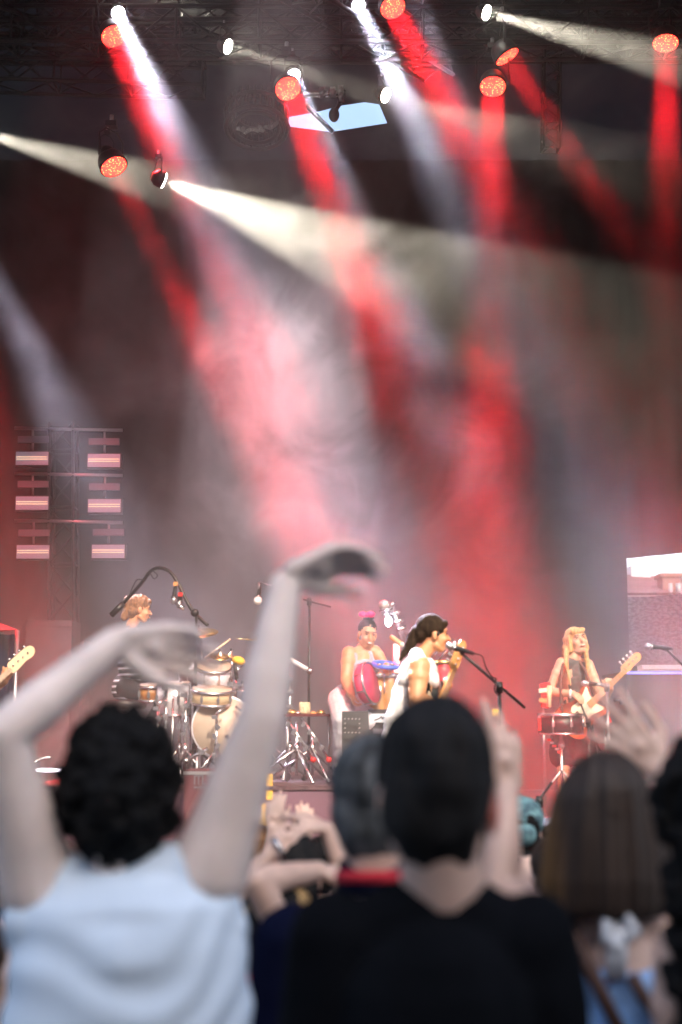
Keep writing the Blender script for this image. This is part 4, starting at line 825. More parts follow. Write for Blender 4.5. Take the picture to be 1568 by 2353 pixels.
# congas of gold wood
for px, py, hh, lab in ((868, 1592, .50, 'gold wooden conga nearest the crimson frame drum'), (893, 1588, .52, 'gold wooden conga hidden partly by the singer')):
    cg = empty('conga', at(px, py, 12.0), lab, 'drum', 'gold wooden congas'); top = at(px, 1548, 12.0); cg.location.z = RZ; x = top.x; h = top.z-RZ
    MB().lathe((x, 12, RZ+.02), (0, 0, 1), [(0, .09), (h*.3, .125), (h*.65, .145), (h*.9, .13), (h-.03, .125)], 28).build('shell', M['wood'], cg); MB().lathe((x, 12, top.z-.04), (0, 0, 1), [(0, .135), (.035, .138), (.04, .12)], 28).build('rim', M['chrome'], cg)
    MB().lathe((x, 12, top.z-.012), (0, 0, 1), [(0, .125), (.018, .122)], 28).build('drumhead', M['tan_head'], cg)
    for k in range(6):
        a = k*1.047-1.2; e = Vector((math.cos(a), math.sin(a), 0)); MB().tube([Vector((x, 12, top.z-.03))+e*.142, Vector((x, 12, top.z-.15))+e*.150, Vector((x, 12, top.z-.17))+e*.14], .007, 6).build('lug', M['chrome'], cg)
tb = empty('tambourine', at(886, 1528, 11.85), 'bright blue plastic tambourine beside the percussionist', 'tambourine'); MB().ring(at(886, 1528, 11.85), (.1, -.25, 1), .10, .020, 32).build('frame', M['blue'], tb)
for k in range(6): a = k*1.047; MB().cyl(at(886, 1528, 11.85)+Vector((.10*math.cos(a), .10*math.sin(a), -.008)), at(886, 1528, 11.85)+Vector((.10*math.cos(a), .10*math.sin(a), .008)), .022, n=12).build('jingle', M['chrome'], tb)
# tall silver studio boom
sb_ = empty('overhead_boom_stand', at(915, 1700, 12.4), 'tall silver boom stand carrying a large grey microphone beside the singer', 'microphone stand'); sb_.location.z = RZ
MB().cyl(at(928, 1468, 12.4), at(900, 1392, 12.4), .022).build('boom', M['steel'], sb_); MB().cyl((at(912, 1500, 12.4).x, 12.42, RZ), at(911, 1480, 12.42), .028).build('pole', M['white'], sb_)
MB().cyl(at(898, 1388, 12.38), at(905, 1392, 12.38), .035).build('knob', M['chrome'], sb_)
b_ = MB().lathe(at(889, 1415, 12.36), at(884, 1388, 12.36)-at(889, 1415, 12.36), [(0, .03), (.02, .045), (.10, .048), (.12, .05)], 20).build('microphone', M['steel'], sb_); MB().ell(at(884, 1392, 12.36), (.052, .052, .05)).build('grille', mat('mic_mesh', (.35, .33, .32), .6, .4), b_)
MB().ring(at(887, 1402, 12.36), (-.2, 0, 1), .055, .009, 24).build('shock_ring', M['chrome'], b_)
lp_ = MB().ell(at(893, 1428, 12.3), (.03, .03, .045)).build('small_lamp', M['lit_white'], sb_)
for t_ in (.25, .5, .72): q_ = at(900, 1392, 12.38).lerp(at(928, 1468, 12.38), t_); MB().cyl(q_+Vector((-.03, 0, 0)), q_+Vector((.05, 0, .02)), .016).build('clamp', M['chrome'], sb_)
cv = empty('rhythm_stick', at(911, 1472, 12.2), 'thick orange wooden rhythm stick held on a clamp by the silver boom', 'percussion stick'); MB().cap(at(901, 1465, 12.2), at(922, 1480, 12.2), .022).build('stick', M['maple'], cv); MB().ell(at(923, 1481, 12.2), .024).build('tip', M['cream'], cv)

# small drums between the singer and her bass neck
for px, py, w_, mt1, lab in ((1018, 1548, .085, 'red', 'small red drum with a gold rim just behind the bass neck'), (1001, 1545, .075, 'plastic', 'small black drum behind the singer’s chest, gold rimmed')):
    Y_ = 11.6; d_ = empty('small_drum', at(px, py, Y_), lab.replace('’s', ''), 'drum', 'small drums behind the singer'); t0 = at(px, 1524, Y_); b0 = at(px, 1566, Y_)
    MB().lathe(b0, (0, 0, 1), [(0, w_*.9), (t0.z-b0.z, w_)], 24).build('shell', M[mt1], d_); MB().lathe(t0-Vector((0, 0, .01)), (0, 0, 1), [(0, w_+.012), (.03, w_+.012), (.03, w_-.004)], 24).build('rim', M['brass'], d_); MB().lathe(t0, (0, 0, 1), [(0, w_-.004), (.018, w_-.005)], 24).build('drumhead', M['tan_head'], d_)
    MB().cyl((b0.x, Y_, DK), b0, .014).build('pole', M['chrome'], d_)
    MB().tube([t0+Vector((-.03, 0, .03)), t0+Vector((.04, 0, .11)), t0+Vector((.12, 0, .15))], .007, 6).build('gooseneck', M['chrome'], d_)

# wedge monitor and amp between
wd = empty('stage_monitor', at(818, 1700, 11.0), 'black wedge monitor with a square of pale dots on its grille', 'loudspeaker'); wd.location.z = DK
a0, a1 = at(786, 1702, 11.0), at(852, 1634, 11.0); w0 = a1.x-a0.x
MB().add([(a0.x, 11, DK+.001), (a1.x+.03, 11, DK+.001), (a1.x-.015, 11.1, a1.z), (a0.x, 11.1, a1.z), (a0.x, 11.45, DK+.001), (a1.x+.03, 11.45, DK+.001), (a1.x-.015, 11.4, a1.z), (a0.x, 11.4, a1.z)], [(0, 1, 2, 3), (5, 4, 7, 6), (4, 0, 3, 7), (1, 5, 6, 2), (3, 2, 6, 7), (4, 5, 1, 0)], False).build('cabinet', M['plastic'], wd)
dots = [(i, j) for i in range(5) for j in range(4) if i in (0, 4) or j in (0, 3)]
for i, j in dots: MB().ell(at(793+i*8.3, 1652+j*10.5, 11.0)+Vector((0, .0, 0)), (.008, .02, .005), Matrix.Rotation(-.5, 3, 'Y'), 8, 6).build('grille_dot', mat('dot', (.35, .33, .33), .5) if 'dot' not in bpy.data.materials else bpy.data.materials['dot'], wd)
am = empty('amplifier', at(885, 1700, 11.8), 'black amplifier with a pale panel bearing a dark scrawled badge, behind the wedge monitor', 'amplifier'); am.location.z = DK
p0, p1 = at(846, 1710, 11.8), at(925, 1630, 11.8); MB().box(*bx((p0.x, 11.8, DK+.001), (p1.x, 11.28+.98, p1.z))).build('cabinet', M['plastic'], am)
q0, q1 = at(852, 1660, 11.8), at(915, 1640, 11.8); pn = MB().box(*bx((q0.x, 11.785, q0.z), (q1.x, 11.799, q1.z))).build('panel', mat('pale_panel', (.55, .62, .72), .5), am)
sc_ = MB(); x_ = q0.x+.03; zc = (q0.z+q1.z)/2
sc_.tube(catmull([(x_, 11.782, zc-.018), (x_+.04, 11.782, zc-.004), (x_+.06, 11.782, zc+.014), (x_+.065, 11.782, zc-.006), (x_+.08, 11.782, zc+.008), (x_+.088, 11.782, zc-.004), (x_+.10, 11.782, zc+.010), (x_+.11, 11.782, zc-.006), (x_+.125, 11.782, zc+.012), (x_+.13, 11.782, zc-.004), (x_+.15, 11.782, zc+.006), (x_+.17, 11.782, zc-.002)], 3, False), .0045, 5).build('badge', M['plastic'], pn)
MB().box(*bx((q0.x+.02, 11.788, q0.z-.09), (q1.x, 11.799, q0.z-.05))).build('control_strip', M['strobe_dim'], am)
# percussion table with a woven shaker
pt = empty('percussion_table', at(705, 1760, 12.3), 'small percussion table holding a cream woven shaker and brass pieces', 'table'); pt.location.z = RZ
t0, t1 = at(655, 1641, 12.3), at(764, 1637, 12.3)
MB().box(*bx((t0.x, 12.1, t0.z-.02), (t1.x, 12.6, t0.z))).build('top', M['red_wrap'], pt)
for x in (t0.x+.03, t1.x-.03):
    for y in (12.13, 12.57): MB().cyl((x, y, RZ), (x, y, t0.z-.02), .012).build('leg', M['steel'], pt)
sh = at(700, 1638, 12.2); zz = t0.z+.001
tag(MB().lathe((sh.x, 12.25, zz), (0, 0, 1), [(0, .045), (.02, .05), (.085, .05), (.10, .042)], 20).build('shaker', mat('woven_straw', (.62, .52, .34), .9, var=.3, vs=60, bump=.5), base=(sh.x, 12.25, zz)), 'cream woven shaker standing on the percussion table', 'shaker')
for px, w_, mt1, nm, lab in ((672, .05, 'brass', 'bell', 'brass bell at the left end of the percussion table'), (684, .035, 'chrome', 'bell', 'small chrome bell beside the woven shaker'), (738, .045, 'brass', 'block', 'brass block right of the woven shaker'), (720, .03, 'maple', 'block', 'little maple block between the shaker and the brass block')):
    x = at(px, 1638, 12.2).x; tag(MB().lathe((x, 12.2, zz), (0, 0, 1), [(0, w_), (w_*.5, w_*.8), (w_*.8, w_*.3)], 16).build(nm, M[mt1], base=(x, 12.2, zz)), lab, nm)
# stands
mic_stand('thin black boom stand with a level arm between the raised arm and the percussionist', None, at(697, 1377, 12.6), at(761, 1395, 12.6), None, None, z0=RZ, joint=at(711, 1381, 12.6), r=.3)
w2 = empty('bar_stand', at(690, 1528, 12.4), 'white slanting bar with a knob on a chrome stand behind the raised arm', 'stand'); MB().cyl(at(668, 1515, 12.4), at(706, 1538, 12.4), .018).build('bar', M['white'], w2); MB().ell(at(712, 1542, 12.4), .03).build('knob', M['chrome'], w2)
w2.location.z = RZ; px_ = at(667, 1600, 12.45).x
for o in w2.children: o.location.z += at(690, 1528, 12.4).z-RZ
tripod(w2, px_, 12.45, RZ, at(667, 1525, 12.45).z, .35, 'chrome')
for py in (1560, 1590, 1622): MB().box(at(667, py, 12.43), (.055, .05, .03)).build('clamp', M['chrome'], w2)
for lab, px, Y_, pz, mt1 in (('chrome tripod stand low between the drum kit and percussion table', 682, 11.9, 1660, 'chrome'), ('second low chrome tripod, in front of the percussion table', 718, 12.0, 1690, 'chrome')):
    e_ = empty('hardware_stand', at(px, 1770, Y_), lab, 'stand', 'low chrome stands on the riser'); e_.location.z = RZ; tripod(e_, e_.location.x, Y_, RZ, at(px, pz, Y_).z, .38, mt1, 3, .9)
    MB().cyl(at(px-25, 1650, Y_), at(px+38, 1742, Y_), .016).build('brace', M[mt1], e_); MB().ell(at(px+38, 1746, Y_), .025).build('foot', M['red'], e_)
    for k in range(4): MB().box(at(px-20+14*k, 1664+18*k, Y_-.03), (.03, .03, .045), Matrix.Rotation(.5, 3, 'Y')).build('clamp', M['chrome'], e_)

# ------------------------------------------------------------------ drummer and kit
Y = 12.9; base = at(310, 1800, Y); base.z = RZ
s_ = Fig('drummer with light brown tied hair in a dark striped shirt, in profile behind the kit', base, GB)
hc = at(322, 1400, Y); m = fm(-78, -8); nb = at(303, 1436, Y); head(s_, hc, m, nb, nr=.047)
sR_, sL_ = at(303, 1462, Y-.19), at(312, 1460, Y+.17); pv = at(292, 1580, Y)
mt_, fw = torso(s_, nb, sR_, sL_, pv, waist=.85, depth=.115)
eR, wR = at(352, 1532, Y-.24), at(440, 1530, Y-.28); arm(s_, sR_, eR, wR, fat=1.05); hand(s_.m('body'), wR, (1, 0, .35), (0, .1, -1), 1, (1, 1, 1, 1), .04, .95)
eL, wL = at(352, 1520, Y+.25), at(415, 1540, Y+.15); arm(s_, sL_, eL, wL); hand(s_.m('body'), wL, (1, 0, .1), (0, .1, -1), -1, (1, 1, 1, 1), .04, .95)
kn = [at(385, 1600, Y-.15), at(385, 1600, Y+.2)]
legs(s_, pv, mt_, RZ, g='leg', grow=.015, knees=kn); s_.bake('body', 'body', M['skin_tan'], .006); s_.bake('leg', 'trousers', M['black'], .012); s_.bake('shoes', 'shoe_pair', M['black'], .012)
torso(s_, nb+Vector((0, 0, -.04)), sR_, sL_, pv, waist=.92, depth=.12, g='top', grow=.014); s_.m('top').cap(sR_, sR_.lerp(eR, .45), .068, .06); s_.m('top').cap(sL_, sL_.lerp(eL, .45), .068, .06)
def stripes():
    mm_ = mat('striped_jersey', (.02, .02, .03), .85); t = mm_.node_tree; b = t.nodes['Principled BSDF']; g = t.nodes.new('ShaderNodeTexCoord'); w = t.nodes.new('ShaderNodeTexWave'); w.bands_direction = 'Z'; w.inputs['Scale'].default_value = 6
    rp = t.nodes.new('ShaderNodeValToRGB'); rp.color_ramp.elements[0].position = .72; rp.color_ramp.elements[0].color = (.02, .02, .03, 1); rp.color_ramp.elements[1].position = .8; rp.color_ramp.elements[1].color = (.55, .58, .68, 1)
    t.links.new(g.outputs['Object'], w.inputs['Vector']); t.links.new(w.outputs['Fac'], rp.inputs[0]); t.links.new(rp.outputs[0], b.inputs['Base Color']); return mm_
s_.bake('top', 'striped_shirt', stripes(), .008, 3, wool(.008, 12))
h_ = s_.m('hair'); h_.ell(hc+m@Vector((0, -.02, .048)), (.083, .104, .088), m); h_.cap(hc+m@Vector((-.04, .07, .075)), hc+m@Vector((.04, .07, .075)), .022); h_.cap(hc+m@Vector((0, -.10, .03)), hc+m@Vector((0, -.13, -.10)), .05, .03); h_.ell(hc+m@Vector((0, -.115, .06)), (.05, .045, .045), m)
h_.ell(hc+m@Vector((0, -.05, -.03)), (.08, .06, .07), m); s_.bake('hair', 'hair', M['hair_honey'], .007, 2, wool(.012, 22))
tag(MB().cyl(at(452, 1527, Y-.3), at(528, 1470, Y-.35), .011, .007).ell(at(528, 1470, Y-.35), .010, None, 8, 6).build('drumstick', M['pale_maple'], base=at(452, 1527, Y-.3)), 'pale drumstick raised by the drummer toward the cymbal', 'drumstick')
th = empty('drum_throne', at(300, 1640, Y), 'black round drum stool under the drummer', 'stool'); th.location.z = RZ; z_ = at(300, 1600, Y).z
MB().lathe((at(290, 1600, Y).x, Y, z_-.11), (0, 0, 1), [(0, .17), (.02, .19), (.06, .19), (.08, .16)], 28).build('seat', M['plastic'], th); tripod(th, at(290, 1600, Y).x, Y, RZ, z_-.11, .26, 'steel')
DG = 'drums of the kit'
def drum(label, c, ax, r, h, wrap, hd='drumhead', nl=8, legs_=False, rim='chrome', g=DG):
    c = Vector(c); ax = Vector(ax).normalized(); e = empty('drum', (c.x, c.y, c.z), label, 'drum', g); f_ = frame(ax)
    MB().lathe(c-ax*h/2, ax, [(0, r), (h, r)], 36).build('shell', M[wrap], e)
    for s1 in (-1, 1):
        MB().lathe(c+ax*(h/2-.014)*s1, ax*s1, [(0, r+.003), (0.0, r+.011), (.022, r+.011), (.022, r-.003)], 36).build('rim', M[rim], e)
    MB().lathe(c+ax*(h/2+.002), ax, [(0, r-.002), (.010, r-.003)], 36).build('drumhead', M[hd], e); MB().lathe(c-ax*(h/2+.002), -ax, [(0, r-.002), (.010, r-.003)], 36).build('lower_head', M[hd], e)
    for k in range(nl):
        a = 2*math.pi*(k+.5)/nl; d = f_@Vector((math.cos(a), math.sin(a), 0)); MB().cyl(c+d*(r+.012)-ax*h*.48, c+d*(r+.012)+ax*h*.48, .005, n=6).box(c+d*(r+.010), (.022, .022, min(.07, h*.4)), f_).build('lug', M['chrome'], e)
    if legs_:
        for k in range(3):
            a = 2*math.pi*k/3+.6; d = Vector((math.cos(a), math.sin(a), 0))*(r+.02); MB().cyl(Vector((c.x, c.y, RZ))+d*1.05, c+d, .009, n=8).build('leg', M['chrome'], e)
    return e
drum('bass drum with a cream front head, lowest of the kit', at(512, 1672, 12.0), (0.1, -1, .03), .25, .40, 'red_wrap', nl=8, rim='silver_wrap')
drum('brightly lit white rack tom above the bass drum', at(490, 1556, 12.1), (.08, -.45, 1), .150, .20, 'silver_wrap')
drum('dark red rack tom left of the bright white one', at(452, 1562, 12.2), (-.12, -.35, 1), .135, .21, 'red_wrap')
drum('snare drum with a tan shell under the white rack tom', at(487, 1600, 11.85), (.05, -.22, 1), .165, .11, 'tan_head')
drum('tall silver floor tom left of the bass drum', at(400, 1606, 12.0), (0, -.1, 1), .135, .26, 'silver_wrap', legs_=True)
drum('little copper-coloured tom farthest left in the kit', at(346, 1592, 12.1), (0, -.2, 1), .09, .12, 'wood', nl=6)
CG = 'cymbals of the kit'
def cymbal(label, c, r, n, post, mt1='brass'):
    c = Vector(c); e = empty('cymbal', c, label, 'cymbal', CG); n = Vector(n).normalized()
    MB().lathe(c-n*.012, n, [(0, r), (.003, r), (.010, r*.55), (.014, r*.22), (.034, r*.12), (.036, .008)], 40).build('plate', M[mt1], e)
    b = Vector(post); MB().cyl((b.x, b.y, RZ+.1), b, .012).cyl(b, c+n*.06, .009).build('stand', M['chrome'], e); MB().ell(c+n*.05, .014).build('felt', M['plastic'], e)
    for k in range(3):
        a = k*2.09+.3; MB().tube([(b.x, b.y, RZ+.35), (b.x+.28*math.cos(a), b.y+.28*math.sin(a), RZ+.015)], .009, 6).build('leg', M['chrome'], e)
    for z in (b.z-.02, (b.z+RZ)/2+.1): MB().box((b.x, b.y-.01, z), (.05, .05, .04)).build('clamp', M['chrome'], e)
cymbal('large gold crash cymbal, highest of the kit', at(458, 1452, 12.2), .165, (-.05, -.32, 1), at(468, 1530, 12.2))
cymbal('small splash cymbal over the right side of the kit', at(505, 1506, 12.1), .085, (.1, -.4, 1), at(515, 1560, 12.15))
cymbal('tiny gold cymbal right of the splash cymbal', at(530, 1505, 12.4), .07, (.15, -.15, 1), at(535, 1600, 12.4))
cymbal('ride cymbal seen nearly edge-on, beside the raised arm', at(592, 1470, 12.7), .20, (.12, -.06, 1), at(600, 1590, 12.7))
cymbal('hi-hat cymbal at the right of the kit', at(556, 1581, 12.0), .13, (.05, -.12, 1), at(556, 1610, 12.0), 'chrome')
yb = empty('cowbell', at(548, 1520, 12.0), 'yellow rounded cowbell clamped over the kit', 'percussion'); MB().ell(at(549, 1518, 12.0), (.055, .04, .035), Matrix.Rotation(.3, 3, 'Y')).build('bell', M['yellow'], yb); MB().cyl(at(540, 1524, 11.98), at(545, 1560, 12.0), .018).build('clamp', M['plastic'], yb)
for px, py in ((441, 1575), (447, 1625), (520, 1560), (525, 1632)): MB().box(at(px, py, 11.8), (.04, .03, .06)).build('wing_clamp', M['chrome'], yb) if False else None
for i, (a0, a1, lab) in enumerate(((at(520, 1690, 11.5), at(551, 1738, 11.45), 'short brass-coloured rod leaning before the bass drum'), (at(478, 1720, 11.5), at(428, 1748, 11.5), 'chrome pedal rod at the foot of the bass drum'), (at(505, 1748, 11.45), at(560, 1725, 11.4), 'chrome pedal arm right of the bass drum foot'))):
    e_ = empty('drum_hardware', a0, lab, 'drum hardware', 'rods at the foot of the bass drum'); MB().cyl(a0, a1, .017).build('rod', M['brass' if i == 0 else 'chrome'], e_); MB().ell(a1, .026).build('foot', M['chrome'], e_); MB().box(a0.lerp(a1, .3), (.05, .05, .04)).build('clamp', M['chrome'], e_)
    MB().cyl(a0.lerp(a1, .5), Vector((a0.lerp(a1, .5).x, a0.y, RZ)), .012).build('stem', M['steel'], e_)
# arched boom above the drummer with two hanging mics
ab = empty('overhead_mic_stand', at(449, 1750, 11.9), 'black stand whose boom arches over the drummer, two microphones hanging from it', 'microphone stand'); ab.location.z = RZ
tripod(ab, at(449, 1600, 11.9).x, 11.9, RZ, at(448, 1408, 11.9).z, .35)
arc = [at(x, y, 12.0+.0015*(447-x)) for x, y in ((478, 1437), (447, 1408), (428, 1378), (410, 1340), (390, 1313), (365, 1305), (346, 1313), (328, 1336), (306, 1362), (280, 1390), (256, 1414))]
MB().tube(catmull(arc, 4, False), .016).build('boom', M['blackmetal'], ab); MB().cyl(at(284, 1386, 12.2), at(256, 1414, 12.2), .026).build('counterweight', M['blackmetal'], ab); MB().ell(at(448, 1408, 11.9), .035).build('clutch', M['blackmetal'], ab)
mic(ab, at(399, 1383, 12.0), at(405, 1335, 12.0), .028); mic(ab, at(412, 1392, 12.0), at(416, 1360, 12.0), .026); MB().box(at(404, 1342, 11.98), (.035, .03, .035)).build('orange_tape', M['maple'], ab); MB().box(at(415, 1366, 11.97), (.035, .03, .03)).build('red_tape', M['red'], ab)
MB().cyl(at(410, 1392, 12), at(424, 1398, 12), .02).build('mic_clip', M['chrome'], ab)
MB().tube(catmull([at(330, 1333, 12.1), at(316, 1332, 12.1), at(306, 1348, 12.1), at(298, 1368, 12.1)], 5, False), .006, 6).build('cable', M['plastic'], ab); MB().tube(catmull([at(345, 1316, 12.1), at(354, 1330, 12.1), at(362, 1322, 12.1), at(352, 1312, 12.1)], 5, False), .005, 6).build('cable', M['plastic'], ab)
oh = mic_stand('thin stand with a white-tipped overhead microphone behind the raised arm', None, at(596, 1338, 13), at(640, 1352, 13), at(593, 1378, 13), at(599, 1340, 13), z0=RZ, joint=at(630, 1349, 13), mt='steel', r=.3)
MB().ell(at(593, 1380, 13), .04).build('foam_tip', M['white'], oh)
# more poles in the kit
for px, t_, Y_, lab in ((530, 1560, 11.9, 'straight chrome pole right of the white rack tom'), (412, 1560, 11.95, 'straight chrome pole by the silver floor tom'), (380, 1570, 11.8, 'short chrome pole near the copper tom')):
    e_ = empty('hardware_stand', at(px, 1760, Y_), lab, 'stand', 'chrome poles of the kit'); e_.location.z = RZ; tripod(e_, e_.location.x, Y_, RZ, at(px, t_, Y_).z, .22, 'chrome', 3, .2*px)
    for k in range(4): MB().box(at(px, t_+12+k*32, Y_-.02), (.05, .04, .035), Matrix.Rotation(.6*k, 3, 'Y')).build('clamp', M['chrome'], e_); 
for i, (px, t_, Y_) in enumerate(((425, 1590, 11.7), (540, 1545, 12.2), (497, 1640, 11.6), (562, 1640, 11.7), (362, 1620, 11.6))):
    e_ = empty('hardware_stand', at(px, 1760, Y_), ('chrome stand between the silver floor tom and the snare', 'chrome stand behind the yellow cowbell', 'low chrome stand right before the bass drum head', 'low chrome stand by the hi-hat', 'low chrome stand before the copper tom')[i], 'stand', 'chrome poles of the kit'); e_.location.z = RZ; tripod(e_, e_.location.x, Y_, RZ, at(px, t_, Y_).z, .2, 'chrome', 3, .7*i)
    MB().cyl(at(px, t_, Y_), at(px+(-22, 18, 20, -20, 16)[i], t_-16, Y_+.05), .010).build('arm', M['chrome'], e_)
    for k in range(5): MB().box(at(px+(-3, 4)[k % 2], t_+8+k*22, Y_-.02), (.045, .04, .03), Matrix.Rotation(.7*k, 3, 'Y')).build('clamp', M['chrome'], e_)
# flight case with pale worn marks on the riser's foot
M['riser_red'] = mat('worn_red_case', (.09, .02, .03), .7)
fc = empty('flight_case', at(470, 1800, 11.0), 'dark red flight case with pale worn lettering marks, below the bass drum', 'case'); fc.location.z = DK
p0, p1 = at(430, 1850, 11.0), at(505, 1768, 11.0); MB().box(*bx((p0.x, 10.8, DK+.001), (p1.x, 11.26, p1.z))).build('body', M['riser_red'], fc)
for z in (p1.z-.02, DK+.03): MB().box(*bx((p0.x-.008, 10.79, z-.012), (p1.x+.008, 10.8, z+.012))).build('edging', M['steel'], fc)
p = at(466, 1792, 10.79); mk = MB()
for dx_, ln in ((-.06, 1), (-.03, 1), (0, 1)): mk.box((p.x+dx_, 10.792, p.z), (.010, .004, .07)).box((p.x+dx_+.012, 10.792, p.z+.03*(1 if dx_ else -1)), (.02, .004, .010))
mk.box((p.x+.06, 10.792, p.z+.03), (.06, .004, .012)).box((p.x+.06, 10.792, p.z), (.05, .004, .010)).box((p.x+.02, 10.792, p.z-.055), (.17, .004, .012)); mk.build('worn_marks', M['strobe_dim'], fc)

# ------------------------------------------------------------------ left: blinder tower, guitarist, props
tw = truss(at(146, 1700, 17.5)*1.0, at(146, 975, 17.5), .30, 'lighting_tower', 'tall ground truss tower at far left carrying six strobe panels', .022, None, None); tw['category'] = 'truss tower'
SG = 'strobe panels on the left tower'
for (cx, cy, lab) in ((74, 1053, 'upper left strobe panel on the tower'), (239, 1058, 'upper right strobe panel on the tower'), (74, 1156, 'middle left strobe panel on the tower'), (240, 1162, 'middle right strobe panel on the tower'), (76, 1268, 'lower left strobe panel on the tower'), (249, 1267, 'lower right strobe panel on the tower')):
    Y_ = 17.3; e_ = empty('strobe_panel', at(cx, cy, Y_), lab, 'strobe light', SG); w_ = 74/FV*Y_*1.02; h_ = 31/FV*Y_; c_ = at(cx, cy, Y_)
    MB().box(c_+Vector((0, .07, 0)), (w_+.03, .12, h_+.03)).build('housing', M['blackmetal'], e_); MB().box(c_+Vector((0, .003, 0)), (w_, .012, h_)).build('reflector', M['strobe'], e_)
    for dz in (-.012, .016): MB().box(c_+Vector((0, -.008, dz)), (w_*.96, .006, .010)).build('tube', M['filament'], e_)
    MB().box(at(cx+(2 if cx < 150 else 0), cy-44, Y_)+Vector((0, .03, 0)), (w_*.95, .05, h_*.5)).build('dim_panel', M['strobe_dim'], e_)
    MB().tube([at(cx, cy-70, Y_)+Vector((0, .05, 0)), at(cx, cy-18, Y_)+Vector((0, .05, 0))], .015, 6).build('bracket', M['steel'], e_)
for cy in (985, 1089, 1197):
    tag(MB().cyl(at(34, cy-1, 17.35), at(282, cy+4, 17.35), .022).build('cross_pipe', M['steel'], base=at(34, cy, 17.35)), {985: 'top', 1089: 'middle', 1197: 'lowest'}[cy]+' cross pipe on the strobe tower', 'pipe', 'cross pipes on the strobe tower')
# guitarist, only hand and neck inside the frame
Y = 11.6; base = at(-70, 1880, Y); base.z = DK
s_ = Fig('guitarist cut off by the left edge, only the fretting hand clearly in view', base, GB)
hc = at(-85, 1440, Y); m = fm(-160); nb = at(-85, 1485, Y); head(s_, hc, m, nb)
sR_, sL_ = at(-130, 1508, Y), at(-42, 1508, Y); pv = at(-80, 1640, Y); mt_, fw = torso(s_, nb, sR_, sL_, pv)
arm(s_, sL_, at(-25, 1590, Y-.05), at(12, 1566, Y-.22)); hand(s_.m('body'), at(12, 1564, Y-.22), (.5, -.3, .75), (-.5, .6, .5), 1, (1, 1, 1, 1), .05, .95); arm(s_, sR_, at(-165, 1590, Y-.05), at(-110, 1630, Y-.25)); hand(s_.m('body'), at(-110, 1630, Y-.25), (1, 0, -.2), (0, 1, 0), 1)
legs(s_, pv, mt_, DK, g='leg', grow=.02); s_.bake('body', 'body', M['skin_tan'], .007); s_.bake('leg', 'trousers', M['black'], .012); s_.bake('shoes', 'shoe_pair', M['black'], .014)
torso(s_, nb+Vector((0, 0, -.03)), sR_, sL_, pv, g='top', grow=.015); s_.bake('top', 'shirt', M['navy'], .01); h_ = s_.m('hair'); h_.ell(hc+Vector((0, .02, .045)), (.085, .10, .09)); s_.bake('hair', 'hair', M['hair_brown'], .01)
guitar('guitar at the left edge with a pale maple headstock and chrome tuners', at(-110, 1655, Y-.28), at(78, 1496, Y-.30), (.05, -1, .1), 'sunburst', 'pale_maple', .95, 'guitar', headk=1.25)
pr = empty('red_canopy', at(-30, 1900, 12.4), 'red pointed canopy tip over dark drapes at the left edge', 'canopy'); pr.location.z = DK
a_, b_, c_ = at(-160, 1375, 12.4), at(42, 1447, 12.4), at(-160, 1452, 12.4)
MB().add([a_, b_, c_, c_+Vector((0, .8, 0)), a_+Vector((0, .5, 0)), at(42, 1447, 12.42)], [(0, 2, 1), (4, 5, 3), (0, 1, 5, 4), (2, 3, 5, 1), (0, 4, 3, 2)], False).build('top', M['red_cloth'], pr)
mb = MB(); n = 26; v = []; f = []
for i in range(n+1):
    x = at(-150, 1450, 12.6).x+(at(38, 1450, 12.6).x-at(-150, 1450, 12.6).x)*i/n
    for z in (DK+.01, c_.z-.01): v.append((x, 12.6+.05*math.sin(i*1.7), z))
for i in range(n): f.append((2*i, 2*i+2, 2*i+3, 2*i+1))
mb.add(v, f); mb.build('drape', M['navy'], pr)
MB().cyl((at(40, 1450, 12.5).x, 12.5, DK), at(40, 1449, 12.5), .02).build('pole', M['steel'], pr)
# shelf with a white strip light and bits, seen under the raised arm
sf = empty('side_table', at(105, 1800, 11.3-.35), 'low side table with a white strip light along its edge at left', 'table'); sf.location.z = DK
p0, p1 = at(78, 1766, 10.9), at(150, 1766, 10.9)
MB().box(*bx((p0.x-.1, 10.9, p0.z-.03), (p1.x+.3, 11.2, p0.z))).build('top', M['blackmetal'], sf); MB().box(*bx((p0.x-.05, 10.885, p0.z-.022), (p1.x+.02, 10.898, p0.z-.0))).build('strip_light', M['led_white'], sf)
for x in (p0.x-.07, p1.x+.26): MB().box(*bx((x, 10.92, DK), (x+.04, 11.18, p0.z-.03))).build('leg', M['blackmetal'], sf)
tag(MB().tube(catmull([at(70, 1762, 10.95), at(82, 1750, 10.95), at(100, 1742, 10.98), at(118, 1740, 11)], 4, False), .008).build('metal_arm', M['chrome'], base=at(82, 1762, 10.95)), 'thin curved chrome arm lying on the side table with the strip light', 'metal arm')
lm = empty('folded_sheet', at(100, 1876, 9.6), 'cream paper sheet propped beside small coloured pedals at left', 'paper'); p = at(100, 1876, 9.0)
MB().add([at(86, 1884, 9.0), at(128, 1880, 9.0), at(112, 1866, 9.1), at(92, 1852, 9.1)] + [q+Vector((0, .02, 0)) for q in (at(86, 1884, 9.0), at(128, 1880, 9.0), at(112, 1866, 9.1), at(92, 1852, 9.1))], [(0, 1, 2, 3), (7, 6, 5, 4), (0, 4, 5, 1), (1, 5, 6, 2), (2, 6, 7, 3), (3, 7, 4, 0)], False).build('sheet', M['cream'], lm)
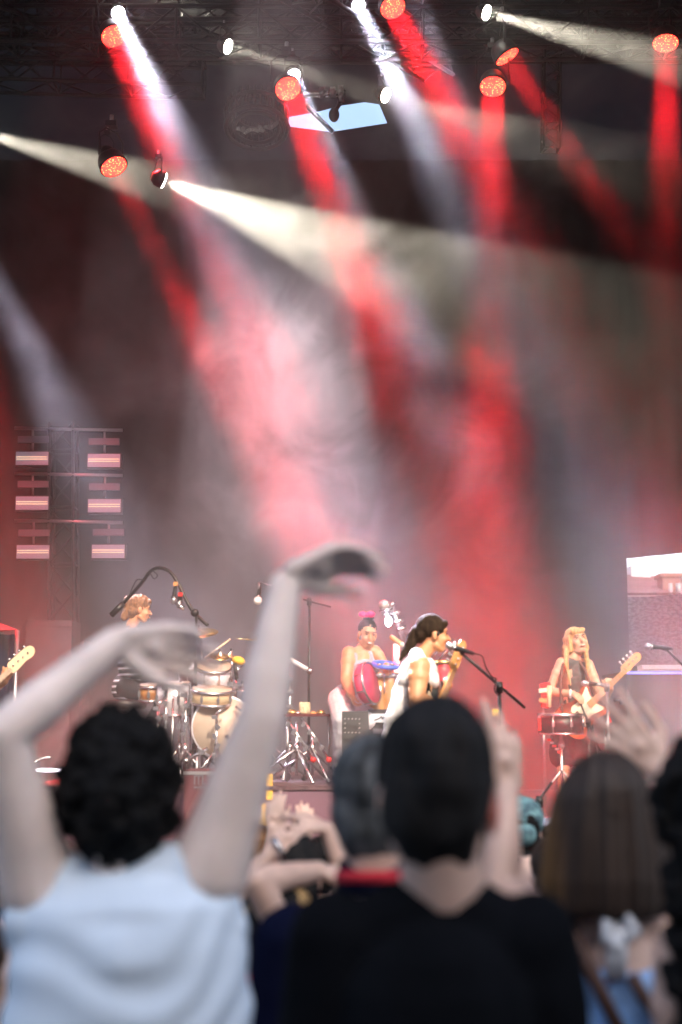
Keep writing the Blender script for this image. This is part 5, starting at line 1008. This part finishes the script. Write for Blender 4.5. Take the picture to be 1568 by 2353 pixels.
for i, (px, py, mt1) in enumerate(((94, 1890, 'yellow'), (108, 1884, 'chrome'), (122, 1888, 'chrome'), (90, 1884, 'red'))):
    p = at(px, py, 8.95); p.z = max(p.z, DK+.021); tag(MB().box(p, (.055, .08, .035)).ell(p+Vector((0, -.01, .02)), (.012, .012, .008), None, 10, 6).build('effects_pedal', M[mt1], base=p-Vector((0, 0, .02))), ('yellow effects pedal nearest the left raised arm', 'chrome effects pedal beside the yellow one', 'chrome effects pedal farthest right in its row', 'red effects pedal behind the yellow one')[i], 'pedal', 'effects pedals at the stage edge')
# red-lit box, red strips at the stage lip on the right
rb = empty('power_box', at(408, 1945, 8.9), 'box with glowing red indicator behind the curly-haired person', 'box'); p = at(408, 1950, 8.6)
MB().box((p.x, 8.7, DK+.06), (.16, .2, .11)).build('case', M['plastic'], rb); MB().box((p.x+.02, 8.595, DK+.06), (.12, .012, .07)).build('indicator', M['led_red'], rb)
sbx = empty('sub_speaker', at(1205, 1830, 9.9), 'black square loudspeaker low on the stage right of the raised forearm', 'loudspeaker'); p0, p1 = at(1172, 1870, 9.9), at(1224, 1806, 9.9)
MB().box(*bx((p0.x, 9.9, DK+.001), (p1.x, 10.3, p1.z))).build('cabinet', M['plastic'], sbx); MB().box(*bx((p0.x+.02, 9.88, DK+.03), (p1.x-.02, 9.898, p1.z-.03))).build('grille', M['blackmetal'], sbx)
sbx.location.z = DK
for k in range(2):
    p = at(1240, 1846+k*34, 9.3-.35*k); e_ = tag(MB().box((p.x+.1, p.y, DK+.03+.0*k), (.55, .05, .04+.02*k)).build('red_light_bar', M['led_red'], base=(p.x, p.y, DK)), ('upper glowing red light bar at the stage lip', 'lower glowing red light bar at the stage lip')[k], 'light bar', 'red light bars at the stage lip')
mic_stand('short black stand slanting up from the stage lip, orange mark on top', None, at(1268, 1798, 9.0), at(1222, 1862, 8.9), None, None, joint=at(1240, 1840, 8.95), r=.15)
# dim stacked cases behind the tower
for i, (px, py, w_, d_) in enumerate(((112, 1425, .50, .55), (148, 1470, .42, .5))):
    p0 = at(px, py, 15.5+.6*i); tag(MB().box((p0.x, p0.y+.3, (DK+.001+p0.z)/2), (w_, d_, p0.z-DK-.002)).box((p0.x, p0.y+.02, p0.z-.06), (w_+.01, .012, .02)).build('speaker_stack', mat('stack%d' % i, (.05, .035, .04), .6, var=.3, vs=7), base=(p0.x, p0.y, DK)), ('tall dark speaker stack behind the tower, left one', 'narrow dark speaker stack right under the strobe tower')[i], 'loudspeaker')
for o in bpy.data.objects:
    if '_o' in o: del o['_o']
